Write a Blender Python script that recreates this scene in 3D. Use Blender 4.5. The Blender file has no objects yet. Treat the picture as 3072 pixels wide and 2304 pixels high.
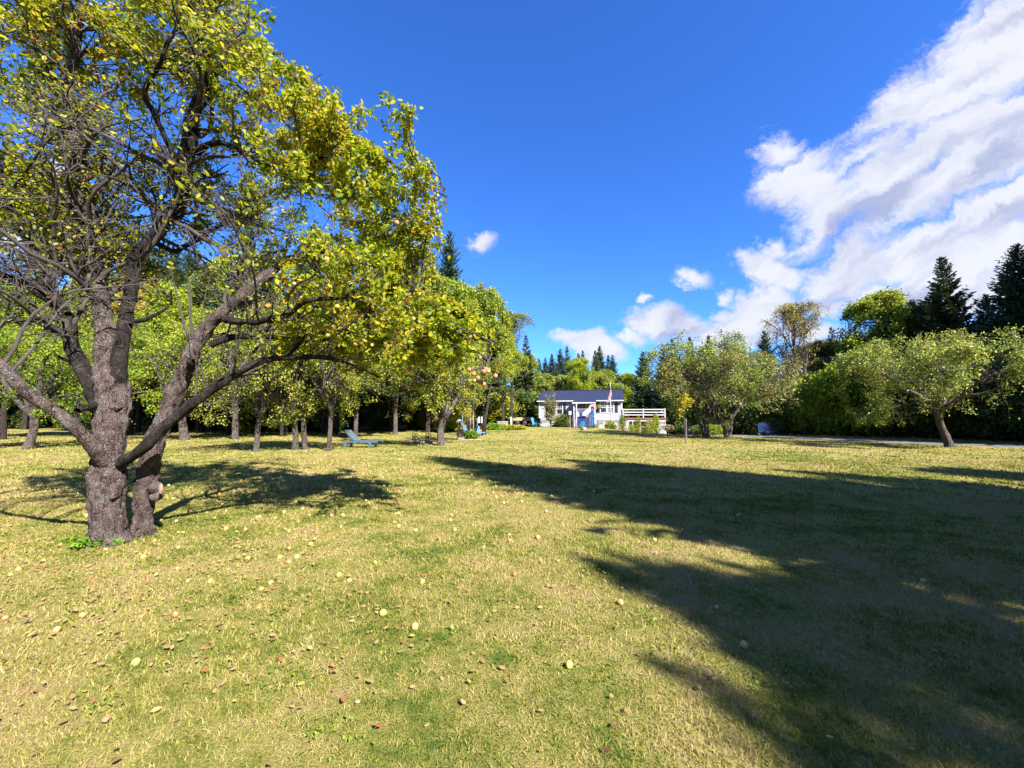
import bpy, math, random
import numpy as np
from mathutils import Vector, Matrix

rng = np.random.default_rng(11)
random.seed(5)
D2R = math.radians
SC = bpy.context.scene
COL = SC.collection

# ------------------------------------------------------------------ camera, sky, sun, exposure
FPX, CX, CY, HORIZON, EYE = 1200.0, 1536.0, 1152.0, 1250.0, 1.6
PITCH = math.atan((HORIZON - CY) / FPX)
cam_data = bpy.data.cameras.new('camera')
cam_data.sensor_width = 36.0
cam_data.lens = 36.0 * FPX / 3072.0
cam_data.clip_start = 0.05
cam_data.clip_end = 3000.0
cam = bpy.data.objects.new('camera', cam_data)
COL.objects.link(cam)
cam.location = (0, 0, EYE)
cam.rotation_euler = (math.pi / 2 + PITCH, 0, 0)
SC.camera = cam

SUN_EL = D2R(40.0)
SUN_H = Vector((0.62, -0.785)).normalized()          # horizontal direction towards the sun
sun_vec = Vector((SUN_H.x * math.cos(SUN_EL), SUN_H.y * math.cos(SUN_EL), math.sin(SUN_EL)))
sd = bpy.data.lights.new('sun', 'SUN')
sd.energy = 5.0
sd.angle = D2R(0.53)
sd.color = (1.0, 0.95, 0.88)
so = bpy.data.objects.new('sun', sd)
COL.objects.link(so)
so.location = (20, -25, 30)
so.rotation_euler = sun_vec.to_track_quat('Z', 'Y').to_euler()

SC.view_settings.view_transform = 'Standard'
SC.view_settings.look = 'None'
SC.view_settings.gamma = 1.0
SC.view_settings.use_curve_mapping = False
SC.view_settings.exposure = 1.84
SC.cycles.max_bounces = 8
SC.cycles.diffuse_bounces = 3
SC.cycles.transmission_bounces = 4
SC.cycles.transparent_max_bounces = 4


def direction(vx, vy):
    """world direction through the 2212-wide working coordinates"""
    px, py = vx * 3072 / 2212, vy * 3072 / 2212
    a, b = (px - CX) / FPX, (CY - py) / FPX
    y = math.cos(PITCH) - b * math.sin(PITCH)
    z = math.sin(PITCH) + b * math.cos(PITCH)
    return a / y, z / y


W = bpy.data.worlds.new('World')
SC.world = W
W.use_nodes = True
nt = W.node_tree
nt.nodes.clear()


def N(t, **kw):
    n = nt.nodes.new(t)
    for k, v in kw.items():
        setattr(n, k, v)
    return n


def math_node(op, a, b=None, clamp=False, c=None):
    n = nt.nodes.new('ShaderNodeMath')
    n.operation = op
    n.use_clamp = clamp
    for i, v in enumerate((a, b, c)):
        if v is None:
            continue
        if isinstance(v, (int, float)):
            n.inputs[i].default_value = v
        else:
            nt.links.new(v, n.inputs[i])
    return n.outputs[0]


def smoothstep(x, lo, hi):
    n = nt.nodes.new('ShaderNodeMapRange')
    n.interpolation_type = 'SMOOTHSTEP'
    n.inputs['From Min'].default_value = lo
    n.inputs['From Max'].default_value = hi
    nt.links.new(x, n.inputs['Value'])
    return n.outputs['Result']


def build_sky():
    out = N('ShaderNodeOutputWorld')
    sky = N('ShaderNodeTexSky')
    sky.sky_type = 'NISHITA'
    sky.sun_disc = False
    sky.sun_elevation = SUN_EL
    sky.sun_rotation = math.atan2(SUN_H.x, SUN_H.y)
    sky.air_density = 1.0
    sky.dust_density = 0.15
    sky.ozone_density = 2.0
    hsv = N('ShaderNodeHueSaturation')
    hsv.inputs['Saturation'].default_value = 1.12
    hsv.inputs['Value'].default_value = 1.0
    tint = N('ShaderNodeMix', data_type='RGBA', blend_type='MULTIPLY')
    tint.inputs['Factor'].default_value = 1.0
    tint.inputs['B'].default_value = (0.47, 0.90, 1.66, 1)
    nt.links.new(sky.outputs[0], hsv.inputs['Color'])
    bg = N('ShaderNodeBackground')
    bg.inputs['Strength'].default_value = 0.052
    nt.links.new(hsv.outputs[0], tint.inputs['A'])
    nt.links.new(tint.outputs['Result'], bg.inputs['Color'])
    tc = N('ShaderNodeTexCoord')
    sep = N('ShaderNodeSeparateXYZ')
    nt.links.new(tc.outputs['Generated'], sep.inputs[0])
    ysafe = math_node('MAXIMUM', sep.outputs['Y'], 0.02)
    a = math_node('DIVIDE', sep.outputs['X'], ysafe)
    b = math_node('DIVIDE', sep.outputs['Z'], ysafe)
    comb = N('ShaderNodeCombineXYZ')
    nt.links.new(a, comb.inputs[0])
    nt.links.new(b, comb.inputs[1])
    # turbulence moves the outlines, small and large
    w1 = N('ShaderNodeTexNoise')
    w1.inputs['Scale'].default_value = 5.5
    w1.inputs['Detail'].default_value = 9
    w1.inputs['Roughness'].default_value = 0.68
    nt.links.new(comb.outputs[0], w1.inputs['Vector'])
    sub = N('ShaderNodeVectorMath', operation='SUBTRACT')
    sub.inputs[1].default_value = (0.5, 0.5, 0.5)
    nt.links.new(w1.outputs['Color'], sub.inputs[0])
    sc = N('ShaderNodeVectorMath', operation='SCALE')
    sc.inputs['Scale'].default_value = 0.16
    nt.links.new(sub.outputs[0], sc.inputs[0])
    add = N('ShaderNodeVectorMath', operation='ADD')
    nt.links.new(comb.outputs[0], add.inputs[0])
    nt.links.new(sc.outputs[0], add.inputs[1])
    P = add.outputs[0]

    def field(blobs, soft=0.25):
        cur = None
        for (vx, vy, rx, ry, ang, k) in blobs:
            ca, cb = direction(vx, vy)
            s = 3072 / 2212 / FPX
            m = N('ShaderNodeMapping', vector_type='TEXTURE')
            m.inputs['Location'].default_value = (ca, cb, 0)
            m.inputs['Rotation'].default_value = (0, 0, D2R(ang))
            m.inputs['Scale'].default_value = (rx * s, ry * s, 1e6)
            nt.links.new(P, m.inputs['Vector'])
            ln = N('ShaderNodeVectorMath', operation='LENGTH')
            nt.links.new(m.outputs[0], ln.inputs[0])
            f = math_node('MULTIPLY', math_node('SUBTRACT', 1.0, ln.outputs['Value']), k)
            cur = f if cur is None else math_node('SMOOTH_MAX', cur, f, c=soft)
        return cur

    big = [(1990, 330, 330, 105, 30, 1.0), (1760, 405, 150, 78, 12, 1.0), (2120, 130, 330, 120, 38, 1.1),
           (2080, 545, 330, 90, 4, 1.1), (1850, 560, 110, 70, 0, 1.0), (1900, 640, 130, 48, 0, 1.0),
           (2200, 620, 260, 70, 8, 1.0), (2500, 300, 420, 230, 35, 1.2),
           (2700, 640, 420, 180, 0, 1.1), (1950, 410, 260, 95, 22, 1.0), (2110, 300, 300, 120, 32, 1.1), (1800, 480, 60, 50, 0, .7), (1820, 600, 90, 80, 0, .9), (2100, 620, 240, 70, 4, 1.0), (1780, 660, 70, 30, 10, .8), (1690, 330, 60, 40, 40, .6), (2140, 450, 240, 55, 22, .8)]
    small = [(1480, 712, 60, 24, 0, .9), (1668, 655, 56, 44, 20, .9), (1655, 585, 62, 34, -15, .8), (1700, 600, 42, 26, 0, .8), (1670, 545, 30, 26, 50, .6),
             (1500, 605, 36, 20, -25, .55), (1562, 640, 22, 18, 0, .5),
             (1425, 697, 86, 36, -4, 1.0), (1545, 690, 40, 24, 10, .8), (1620, 690, 88, 52, 18, 1.0),
             (1570, 735, 100, 34, 5, 1.0), (1360, 730, 40, 18, 0, .8), (1270, 742, 66, 26, -10, .9), (1310, 762, 44, 26, -8, .9),
             (1040, 535, 34, 22, 35, .6), (1405, 632, 12, 8, 0, .4), (1740, 720, 120, 30, 0, .6),
             (60, 470, 130, 70, 20, .9), (110, 400, 90, 50, 30, .7), (-300, 520, 260, 90, 10, 1.0)]
    fb = field(big)
    small = [(a_, b_, c_ * 1.0, d_ * 1.02, e_, f_) for a_, b_, c_, d_, e_, f_ in small]
    fs = field(small, 0.12)
    # streaks run along the flow, from lower left to upper right
    mp = N('ShaderNodeMapping', vector_type='TEXTURE')
    mp.inputs['Rotation'].default_value = (0, 0, D2R(32))
    mp.inputs['Scale'].default_value = (0.55, 0.10, 1)
    nt.links.new(P, mp.inputs['Vector'])
    st = N('ShaderNodeTexNoise')
    st.inputs['Scale'].default_value = 1.0
    st.inputs['Detail'].default_value = 10
    st.inputs['Roughness'].default_value = 0.6
    nt.links.new(mp.outputs[0], st.inputs['Vector'])
    streak = math_node('SUBTRACT', st.outputs['Fac'], 0.5)
    puff = math_node('SUBTRACT', w1.outputs['Fac'], 0.5)
    d_big = math_node('ADD', fb, math_node('ADD', math_node('MULTIPLY', streak, 2.7), math_node('MULTIPLY', puff, .7)))
    d_small = math_node('ADD', fs, math_node('MULTIPLY', puff, 1.9))
    dens = math_node('MAXIMUM', smoothstep(d_big, -0.14, 0.55), smoothstep(d_small, -0.26, 0.42))
    # behind and far to the sides: scattered fair-weather cloud
    gen = N('ShaderNodeTexNoise')
    gen.inputs['Scale'].default_value = 2.4
    gen.inputs['Detail'].default_value = 8
    nt.links.new(tc.outputs['Generated'], gen.inputs['Vector'])
    dgen = smoothstep(gen.outputs['Fac'], 0.54, 0.72)
    front = smoothstep(sep.outputs['Y'], 0.10, 0.35)
    mixd = N('ShaderNodeMix', data_type='FLOAT')
    nt.links.new(front, mixd.inputs['Factor'])
    nt.links.new(dgen, mixd.inputs['A'])
    nt.links.new(dens, mixd.inputs['B'])
    d = mixd.outputs['Result']
    up = smoothstep(sep.outputs['Z'], -0.01, 0.05)
    d = math_node('MULTIPLY', math_node('MULTIPLY', d, up), 0.97)
    # greyer where the cloud is thick underneath
    shade = field([(1900, 455, 210, 48, 22, 1.0), (1960, 650, 220, 36, 6, 1.0), (1640, 560, 30, 20, 0, .2),
                   (2150, 330, 230, 70, 30, .6), (1450, 722, 80, 10, 0, .5)], 0.2)
    st2 = N('ShaderNodeTexNoise')
    st2.inputs['Scale'].default_value = 1.5
    st2.inputs['Detail'].default_value = 8
    nt.links.new(mp.outputs[0], st2.inputs['Vector'])
    shv = math_node('ADD', math_node('MAXIMUM', shade, -0.15), math_node('MULTIPLY', math_node('SUBTRACT', st2.outputs['Fac'], 0.5), 4.2))
    g = smoothstep(shv, -0.5, 1.15)
    cm = N('ShaderNodeMix', data_type='RGBA')
    cm.inputs['A'].default_value = (0.90, 0.92, 1.0, 1)
    cm.inputs['B'].default_value = (0.46, 0.52, 0.76, 1)
    nt.links.new(g, cm.inputs['Factor'])
    cb_ = N('ShaderNodeBackground')
    cb_.inputs['Strength'].default_value = 0.285
    nt.links.new(cm.outputs['Result'], cb_.inputs['Color'])
    mx = N('ShaderNodeMixShader')
    nt.links.new(d, mx.inputs[0])
    nt.links.new(bg.outputs[0], mx.inputs[1])
    nt.links.new(cb_.outputs[0], mx.inputs[2])
    nt.links.new(mx.outputs[0], out.inputs['Surface'])


build_sky()

# ------------------------------------------------------------------ helpers


def sm(t):
    t = np.clip(t, 0, 1)
    return t * t * (3 - 2 * t)


def hz(x, y):
    """height of the lawn"""
    x = np.asarray(x, float)
    y = np.asarray(y, float)
    rise = 0.33 * sm((y - 25) / 25) * (1 - sm((x - 9) / 9))
    drop = -0.95 * sm((x - 10) / 8) * sm((y - 34) / 13)
    bump = 0.03 * np.sin(x * .31 + 1.3) * np.sin(y * .27) + 0.012 * np.sin(x * 1.1 + y * .7)
    return rise + drop + bump * sm((np.hypot(x, y) - 3) / 10)


def at(px, py, Y):
    """world point that lies at depth Y behind pixel (px, py) of the 3072-wide photograph"""
    a, b = (px - CX) / FPX, (CY - py) / FPX
    y = math.cos(PITCH) - b * math.sin(PITCH)
    z = math.sin(PITCH) + b * math.cos(PITCH)
    return Vector((a / y * Y, Y, EYE + z / y * Y))


def on_lawn(px, Y):
    x = (px - CX) / FPX * Y
    return Vector((x, Y, float(hz(x, Y))))


def tag(o, label=None, cat=None, group=None, kind=None):
    if label: o['label'] = label
    if cat: o['category'] = cat
    if group: o['group'] = group
    if kind: o['kind'] = kind
    return o


def empty(name, loc, rz=0.0, label=None, cat=None, group=None):
    o = bpy.data.objects.new(name, None)
    o.empty_display_size = 0.2
    COL.objects.link(o)
    o.location = loc
    o.rotation_euler = (0, 0, rz)
    return tag(o, label, cat, group)


def mesh_np(name, verts, polys, mat=None, smooth=False, rnd=None):
    """verts (n,3); polys: list of (m,k) index arrays"""
    me = bpy.data.meshes.new(name)
    verts = np.ascontiguousarray(verts, dtype=np.float32)
    me.vertices.add(len(verts))
    me.vertices.foreach_set('co', verts.ravel())
    tot = sum(p.size for p in polys)
    npoly = sum(len(p) for p in polys)
    me.loops.add(tot)
    me.polygons.add(npoly)
    li = np.concatenate([p.ravel() for p in polys]).astype(np.int32)
    me.loops.foreach_set('vertex_index', li)
    cnt = np.concatenate([np.full(len(p), p.shape[1], np.int32) for p in polys])
    start = np.concatenate([[0], np.cumsum(cnt)[:-1]]).astype(np.int32)
    me.polygons.foreach_set('loop_start', start)
    me.polygons.foreach_set('loop_total', cnt)
    if smooth:
        me.polygons.foreach_set('use_smooth', np.ones(npoly, bool))
    if rnd is not None:
        at_ = me.attributes.new('rnd', 'FLOAT', 'POINT')
        at_.data.foreach_set('value', np.ascontiguousarray(rnd, np.float32))
    me.update(calc_edges=True)
    if mat: me.materials.append(mat)
    return me


def link(name, me, parent=None, loc=None):
    o = bpy.data.objects.new(name, me)
    COL.objects.link(o)
    if parent is not None: o.parent = parent
    if loc is not None: o.location = loc
    return o


def copy_tree(o, parent=None):
    c = o.copy()
    COL.objects.link(c)
    c.parent = parent
    for ch in CHILD.get(o.name, []):
        copy_tree(ch, c)
    return c


CHILD = {}


class MB:
    """collects simple solids into one mesh"""

    def __init__(self):
        self.v, self.f = [], []

    def box(self, x0, x1, y0, y1, z0, z1):
        n = len(self.v)
        self.v += [(x0, y0, z0), (x1, y0, z0), (x1, y1, z0), (x0, y1, z0), (x0, y0, z1), (x1, y0, z1), (x1, y1, z1), (x0, y1, z1)]
        self.f += [tuple(n + i for i in q) for q in ((3, 2, 1, 0), (4, 5, 6, 7), (0, 1, 5, 4), (1, 2, 6, 5), (2, 3, 7, 6), (3, 0, 4, 7))]
        return self

    def hull(self, pts8):
        n = len(self.v)
        self.v += [tuple(p) for p in pts8]
        self.f += [tuple(n + i for i in q) for q in ((3, 2, 1, 0), (4, 5, 6, 7), (0, 1, 5, 4), (1, 2, 6, 5), (2, 3, 7, 6), (3, 0, 4, 7))]
        return self

    def bar(self, a, b, w, h=None, up=(0, 0, 1)):
        """square bar from a to b"""
        h = h or w
        a, b = Vector(a), Vector(b)
        t = (b - a).normalized()
        u = Vector(up)
        s = t.cross(u)
        if s.length < 1e-3: s = t.cross(Vector((0, 1, 0)))
        s.normalize()
        u = s.cross(t)
        q = []
        for p in (a, b):
            q += [p - s * w / 2 - u * h / 2, p + s * w / 2 - u * h / 2, p + s * w / 2 + u * h / 2, p - s * w / 2 + u * h / 2]
        return self.hull(q)

    def tube(self, pts, rads, m=8):
        pts = [Vector(p) for p in pts]
        if isinstance(rads, (int, float)): rads = [rads] * len(pts)
        n0 = len(self.v)
        ch = (pts[-1] - pts[0]).normalized()
        ref = Vector((1, 0, 0)) if abs(ch.x) < .7 else Vector((0, 0, 1))
        for i, p in enumerate(pts):
            t = (pts[min(i + 1, len(pts) - 1)] - pts[max(i - 1, 0)]).normalized()
            u = t.cross(ref).normalized()
            w = t.cross(u)
            for k in range(m):
                a = 2 * math.pi * k / m
                self.v.append(tuple(p + (u * math.cos(a) + w * math.sin(a)) * rads[i]))
        for i in range(len(pts) - 1):
            for k in range(m):
                a, b = n0 + i * m + k, n0 + i * m + (k + 1) % m
                self.f.append((a, b, b + m, a + m))
        self.f.append(tuple(n0 + k for k in range(m))[::-1])
        self.f.append(tuple(n0 + (len(pts) - 1) * m + k for k in range(m)))
        return self

    def lathe(self, prof, m=12, c=(0, 0, 0), sx=1, sy=1):
        n0 = len(self.v)
        for r, z in prof:
            for k in range(m):
                a = 2 * math.pi * k / m
                self.v.append((c[0] + r * sx * math.cos(a), c[1] + r * sy * math.sin(a), c[2] + z))
        for i in range(len(prof) - 1):
            for k in range(m):
                a, b = n0 + i * m + k, n0 + i * m + (k + 1) % m
                self.f.append((a, b, b + m, a + m))
        self.f.append(tuple(n0 + k for k in range(m))[::-1])
        self.f.append(tuple(n0 + (len(prof) - 1) * m + k for k in range(m)))
        return self

    def quad(self, a, b, c, d):
        n = len(self.v)
        self.v += [tuple(a), tuple(b), tuple(c), tuple(d)]
        self.f.append((n, n + 1, n + 2, n + 3))
        return self

    def build(self, name, mat, parent=None, loc=None, smooth=False, bevel=0):
        me = bpy.data.meshes.new(name)
        me.from_pydata(self.v, [], self.f)
        me.update()
        if mat: me.materials.append(mat)
        if smooth: me.polygons.foreach_set('use_smooth', [True] * len(me.polygons))
        o = link(name, me, parent, loc)
        if bevel:
            bm = o.modifiers.new('bevel', 'BEVEL')
            bm.width = bevel
            bm.segments = 2
            bm.limit_method = 'ANGLE'
        return o


# ------------------------------------------------------------------ materials
def new_mat(name):
    m = bpy.data.materials.new(name)
    m.use_nodes = True
    t = m.node_tree
    t.nodes.clear()
    o = t.nodes.new('ShaderNodeOutputMaterial')
    return m, t, o


ALB = 0.65      # overall reflectance scale of the place's surfaces


def ramp(t, stops, fac=None, raw=False):
    r = t.nodes.new('ShaderNodeValToRGB')
    e = r.color_ramp.elements
    while len(e) > 1: e.remove(e[-1])
    for i, (p, c) in enumerate(stops):
        if not raw: c = tuple(x * ALB for x in c)
        if i == 0:
            e[0].position = p
            e[0].color = (*c, 1)
        else:
            x = e.new(p)
            x.color = (*c, 1)
    if fac is not None: t.links.new(fac, r.inputs[0])
    return r.outputs['Color']


def tmath(t, op, a, b=None, clamp=False):
    n = t.nodes.new('ShaderNodeMath')
    n.operation = op
    n.use_clamp = clamp
    for i, v in enumerate((a, b)):
        if v is None: continue
        if isinstance(v, (int, float)): n.inputs[i].default_value = v
        else: t.links.new(v, n.inputs[i])
    return n.outputs[0]


def tnoise(t, vec, scale, detail=4, rough=.55):
    n = t.nodes.new('ShaderNodeTexNoise')
    n.inputs['Scale'].default_value = scale
    n.inputs['Detail'].default_value = detail
    n.inputs['Roughness'].default_value = rough
    if vec is not None: t.links.new(vec, n.inputs['Vector'])
    return n.outputs['Fac']


def mat_plain(name, col, rough=.6, var=.2, scale=6, bump=.15, metal=0.0, spec=.4, trans=0.0):
    m, t, o = new_mat(name)
    tc = t.nodes.new('ShaderNodeTexCoord')
    f = tnoise(t, tc.outputs['Object'], scale, 6, .65)
    lo = tuple(max(0, c * (1 - var)) for c in col)
    hi = tuple(min(1, c * (1 + var)) for c in col)
    c = ramp(t, [(0.3, lo), (0.7, hi)], f)
    p = t.nodes.new('ShaderNodeBsdfPrincipled')
    t.links.new(c, p.inputs['Base Color'])
    p.inputs['Roughness'].default_value = rough
    p.inputs['Metallic'].default_value = metal
    p.inputs['Specular IOR Level'].default_value = spec
    if bump:
        b = t.nodes.new('ShaderNodeBump')
        b.inputs['Strength'].default_value = bump
        b.inputs['Distance'].default_value = .01
        f2 = tnoise(t, tc.outputs['Object'], scale * 6, 4)
        t.links.new(f2, b.inputs['Height'])
        t.links.new(b.outputs[0], p.inputs['Normal'])
    t.links.new(p.outputs[0], o.inputs[0])
    return m


def mat_bark(name, dark, light, lichen, scale=1.0, lich=.5):
    m, t, o = new_mat(name)
    tc = t.nodes.new('ShaderNodeTexCoord')
    mp = t.nodes.new('ShaderNodeMapping')
    mp.inputs['Scale'].default_value = (1, 1, .45)
    t.links.new(tc.outputs['Object'], mp.inputs['Vector'])
    f = tnoise(t, mp.outputs[0], 14 * scale, 8, .7)
    v = t.nodes.new('ShaderNodeTexVoronoi')
    v.feature = 'DISTANCE_TO_EDGE'
    v.inputs['Scale'].default_value = 62 * scale
    ad = t.nodes.new('ShaderNodeVectorMath')
    ad.operation = 'ADD'
    nz = t.nodes.new('ShaderNodeTexNoise')
    nz.inputs['Scale'].default_value = 9 * scale
    t.links.new(mp.outputs[0], nz.inputs['Vector'])
    scn = t.nodes.new('ShaderNodeVectorMath')
    scn.operation = 'SCALE'
    scn.inputs['Scale'].default_value = .22 / scale
    t.links.new(nz.outputs['Color'], scn.inputs[0])
    t.links.new(mp.outputs[0], ad.inputs[0])
    t.links.new(scn.outputs[0], ad.inputs[1])
    t.links.new(ad.outputs[0], v.inputs['Vector'])
    crack = tmath(t, 'MULTIPLY', v.outputs['Distance'], 3.5, True)
    h = tmath(t, 'ADD', tmath(t, 'MULTIPLY', f, .92), tmath(t, 'MULTIPLY', crack, .26))
    c = ramp(t, [(0.42, dark), (0.58, light), (0.78, tuple(min(1, x * 1.35) for x in light))], h)
    lf = tnoise(t, tc.outputs['Object'], 5.5 * scale, 7, .75)
    lm = ramp(t, [(0.53, (0, 0, 0)), (0.62, (lich, lich, lich))], lf, True)
    mix = t.nodes.new('ShaderNodeMix')
    mix.data_type = 'RGBA'
    t.links.new(lm, mix.inputs['Factor'])
    t.links.new(c, mix.inputs['A'])
    mix.inputs['B'].default_value = (*[x * ALB for x in lichen], 1)
    p = t.nodes.new('ShaderNodeBsdfPrincipled')
    t.links.new(mix.outputs['Result'], p.inputs['Base Color'])
    p.inputs['Roughness'].default_value = .9
    p.inputs['Specular IOR Level'].default_value = .15
    b = t.nodes.new('ShaderNodeBump')
    b.inputs['Strength'].default_value = 1.0
    b.inputs['Distance'].default_value = .06 / scale
    t.links.new(h, b.inputs['Height'])
    t.links.new(b.outputs[0], p.inputs['Normal'])
    t.links.new(p.outputs[0], o.inputs[0])
    return m


def mat_leaf(name, stops, patch=1.2, transl=.4, patch_amt=.5, objvar=.25):
    m, t, o = new_mat(name)
    at_ = t.nodes.new('ShaderNodeAttribute')
    at_.attribute_name = 'rnd'
    geo = t.nodes.new('ShaderNodeNewGeometry')
    oi = t.nodes.new('ShaderNodeObjectInfo')
    f = tnoise(t, geo.outputs['Position'], patch, 3)
    f = tmath(t, 'MULTIPLY', tmath(t, 'SUBTRACT', f, .5), patch_amt * 3.2)
    g = tmath(t, 'ADD', tmath(t, 'MULTIPLY', at_.outputs['Fac'], 1 - patch_amt * .4), tmath(t, 'ADD', f, patch_amt * .2))
    g = tmath(t, 'ADD', g, tmath(t, 'MULTIPLY', tmath(t, 'SUBTRACT', oi.outputs['Random'], .5), objvar), True)
    c = ramp(t, stops, g)
    d = t.nodes.new('ShaderNodeBsdfPrincipled')
    d.inputs['Roughness'].default_value = .5
    d.inputs['Specular IOR Level'].default_value = .3
    tr = t.nodes.new('ShaderNodeBsdfTranslucent')
    t.links.new(c, d.inputs['Base Color'])
    t.links.new(c, tr.inputs['Color'])
    mx = t.nodes.new('ShaderNodeMixShader')
    mx.inputs[0].default_value = transl
    t.links.new(d.outputs[0], mx.inputs[1])
    t.links.new(tr.outputs[0], mx.inputs[2])
    t.links.new(mx.outputs[0], o.inputs[0])
    return m


def lawn_value(t):
    """0 lush green .. 1 dry straw, from position"""
    geo = t.nodes.new('ShaderNodeNewGeometry')
    pos = geo.outputs['Position']
    a = tnoise(t, pos, .22, 3)
    b = tnoise(t, pos, 1.5, 5, .6)
    c = tnoise(t, pos, 7.0, 3, .6)
    s = tmath(t, 'ADD', tmath(t, 'MULTIPLY', a, 1.0), tmath(t, 'ADD', tmath(t, 'MULTIPLY', b, 1.15), tmath(t, 'MULTIPLY', c, .6)))
    return pos, tmath(t, 'SUBTRACT', s, 1.375)     # about -.4 .. .4


def mat_blades():
    m, t, o = new_mat('grass_blades')
    pos, v = lawn_value(t)
    at_ = t.nodes.new('ShaderNodeAttribute')
    at_.attribute_name = 'rnd'
    g = tmath(t, 'ADD', tmath(t, 'MULTIPLY', at_.outputs['Fac'], .62), tmath(t, 'ADD', tmath(t, 'MULTIPLY', v, 1.15), .235), True)
    c = ramp(t, [(0.0, (.06, .13, .014)), (.22, (.15, .21, .025)), (.42, (.32, .31, .06)), (.6, (.49, .42, .12)), (.82, (.66, .52, .22)), (1.0, (.48, .30, .16))], g)
    d = t.nodes.new('ShaderNodeBsdfDiffuse')
    tr = t.nodes.new('ShaderNodeBsdfTranslucent')
    t.links.new(c, d.inputs['Color'])
    t.links.new(c, tr.inputs['Color'])
    mx = t.nodes.new('ShaderNodeMixShader')
    mx.inputs[0].default_value = .3
    t.links.new(d.outputs[0], mx.inputs[1])
    t.links.new(tr.outputs[0], mx.inputs[2])
    t.links.new(mx.outputs[0], o.inputs[0])
    return m


def mat_lawn():
    m, t, o = new_mat('lawn_ground')
    pos, v = lawn_value(t)
    fine = tnoise(t, pos, 55, 4, .7)
    mid = tnoise(t, pos, 14, 4, .6)
    g = tmath(t, 'ADD', tmath(t, 'MULTIPLY', v, 1.3), tmath(t, 'ADD', tmath(t, 'MULTIPLY', fine, .55), tmath(t, 'MULTIPLY', mid, .35)), True)
    c = ramp(t, [(0.05, (.11, .16, .025)), (.28, (.24, .25, .05)), (.48, (.36, .32, .085)), (.75, (.44, .35, .14)), (1.0, (.38, .25, .14))], g)
    # far woodland floor is browner
    p = t.nodes.new('ShaderNodeBsdfPrincipled')
    t.links.new(c, p.inputs['Base Color'])
    p.inputs['Roughness'].default_value = .95
    p.inputs['Specular IOR Level'].default_value = .1
    b = t.nodes.new('ShaderNodeBump')
    b.inputs['Strength'].default_value = .8
    b.inputs['Distance'].default_value = .05
    t.links.new(fine, b.inputs['Height'])
    t.links.new(b.outputs[0], p.inputs['Normal'])
    t.links.new(p.outputs[0], o.inputs[0])
    return m


M = {}
M['bark'] = mat_bark('apple_bark', (.022, .016, .014), (.21, .155, .138), (.36, .34, .31), 1.0, .6)
M['bark_limb_shaded'] = mat_bark('shaded_limb_bark', (.008, .006, .006), (.055, .042, .037), (.22, .21, .19), 1.0, .32)  # apple bark darkened so the canopy's shade is in the colour
M['bark_far'] = mat_bark('old_bark', (.04, .03, .027), (.20, .16, .14), (.30, .28, .25), .7, .6)
M['bark_dark'] = mat_bark('spruce_bark', (.02, .016, .014), (.09, .07, .06), (.16, .15, .13), .6, .4)
M['twig'] = mat_plain('twig_bark', (.13, .11, .10), .9, .45, 9, .3)
M['twig_dark'] = mat_plain('dark_twig_bark', (.07, .055, .05), .9, .4, 9, .3)
Y_ = [(0, (.14, .26, .010)), (.25, (.32, .44, .014)), (.55, (.56, .60, .018)), (.88, (.78, .64, .03)), (.94, (.74, .40, .05)), (1, (.42, .20, .06))]
M['leaf_near'] = mat_leaf('apple_leaf_yellow_green', Y_, .8, .55, .4, 0)
M['leaf_grove'] = mat_leaf('grove_leaf', [(0, (.12, .21, .02)), (.4, (.32, .43, .03)), (.8, (.56, .58, .045)), (1, (.62, .48, .06))], .5, .35, .5)
M['leaf_dim'] = mat_leaf('grove_apple_leaf', [(0, (.14, .22, .02)), (.45, (.38, .46, .035)), (.8, (.62, .60, .06)), (1, (.64, .48, .08))], .7, .4, .5)
M['leaf_bright'] = mat_leaf('bright_leaf', [(0, (.18, .32, .02)), (.5, (.42, .56, .03)), (1, (.68, .68, .05))], .5, .5, .4)
M['leaf_olive'] = mat_leaf('olive_leaf', [(0, (.13, .21, .025)), (.45, (.36, .46, .06)), (.9, (.56, .60, .10)), (1, (.58, .40, .11))], .45, .3, .55)
M['leaf_rust'] = mat_leaf('rust_leaf', [(0, (.15, .22, .04)), (.55, (.40, .44, .09)), (.75, (.42, .29, .11)), (1, (.48, .17, .08))], .5, .3, .55)
M['leaf_gold'] = mat_leaf('gold_leaf', [(0, (.28, .32, .04)), (.5, (.56, .50, .07)), (1, (.52, .28, .07))], .4, .35, .4)
M['leaf_green'] = mat_leaf('green_leaf', [(0, (.045, .10, .02)), (.5, (.12, .20, .03)), (1, (.27, .29, .05))], .35, .3, .5)
M['needle'] = mat_leaf('spruce_needles', [(0, (.018, .045, .025)), (.5, (.045, .10, .05)), (1, (.10, .17, .07))], .8, .1, .35, .35)
M['needle_olive'] = mat_leaf('olive_needles', [(0, (.03, .055, .02)), (.5, (.085, .13, .04)), (1, (.17, .20, .07))], .8, .1, .35, .3)
M['lawn'] = mat_lawn()
M['blades'] = mat_blades()
M['gravel'] = mat_plain('driveway_gravel', (.17, .16, .155), .95, .35, 3, .8)
M['white'] = mat_plain('white_paint', (.74, .74, .75), .5, .06, 3, .05)
M['siding'] = mat_plain('grey_vinyl_siding', (.50, .505, .53), .55, .06, 2, .05)
M['foundation'] = mat_plain('foundation_grey', (.30, .31, .33), .8, .15, 4, .2)
M['roofblue'] = mat_plain('blue_metal_roof', (.030, .036, .075), .5, .12, 1.5, .03, .0, .5)
M['dark'] = mat_plain('black_shutter', (.02, .02, .03), .6, .2, 8, .1)
M['royal'] = mat_plain('royal_blue_paint', (.03, .04, .26), .5, .2, 5, .1)
M['skyblue'] = mat_plain('light_blue_paint', (.13, .28, .50), .45, .15, 5, .05)
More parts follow.
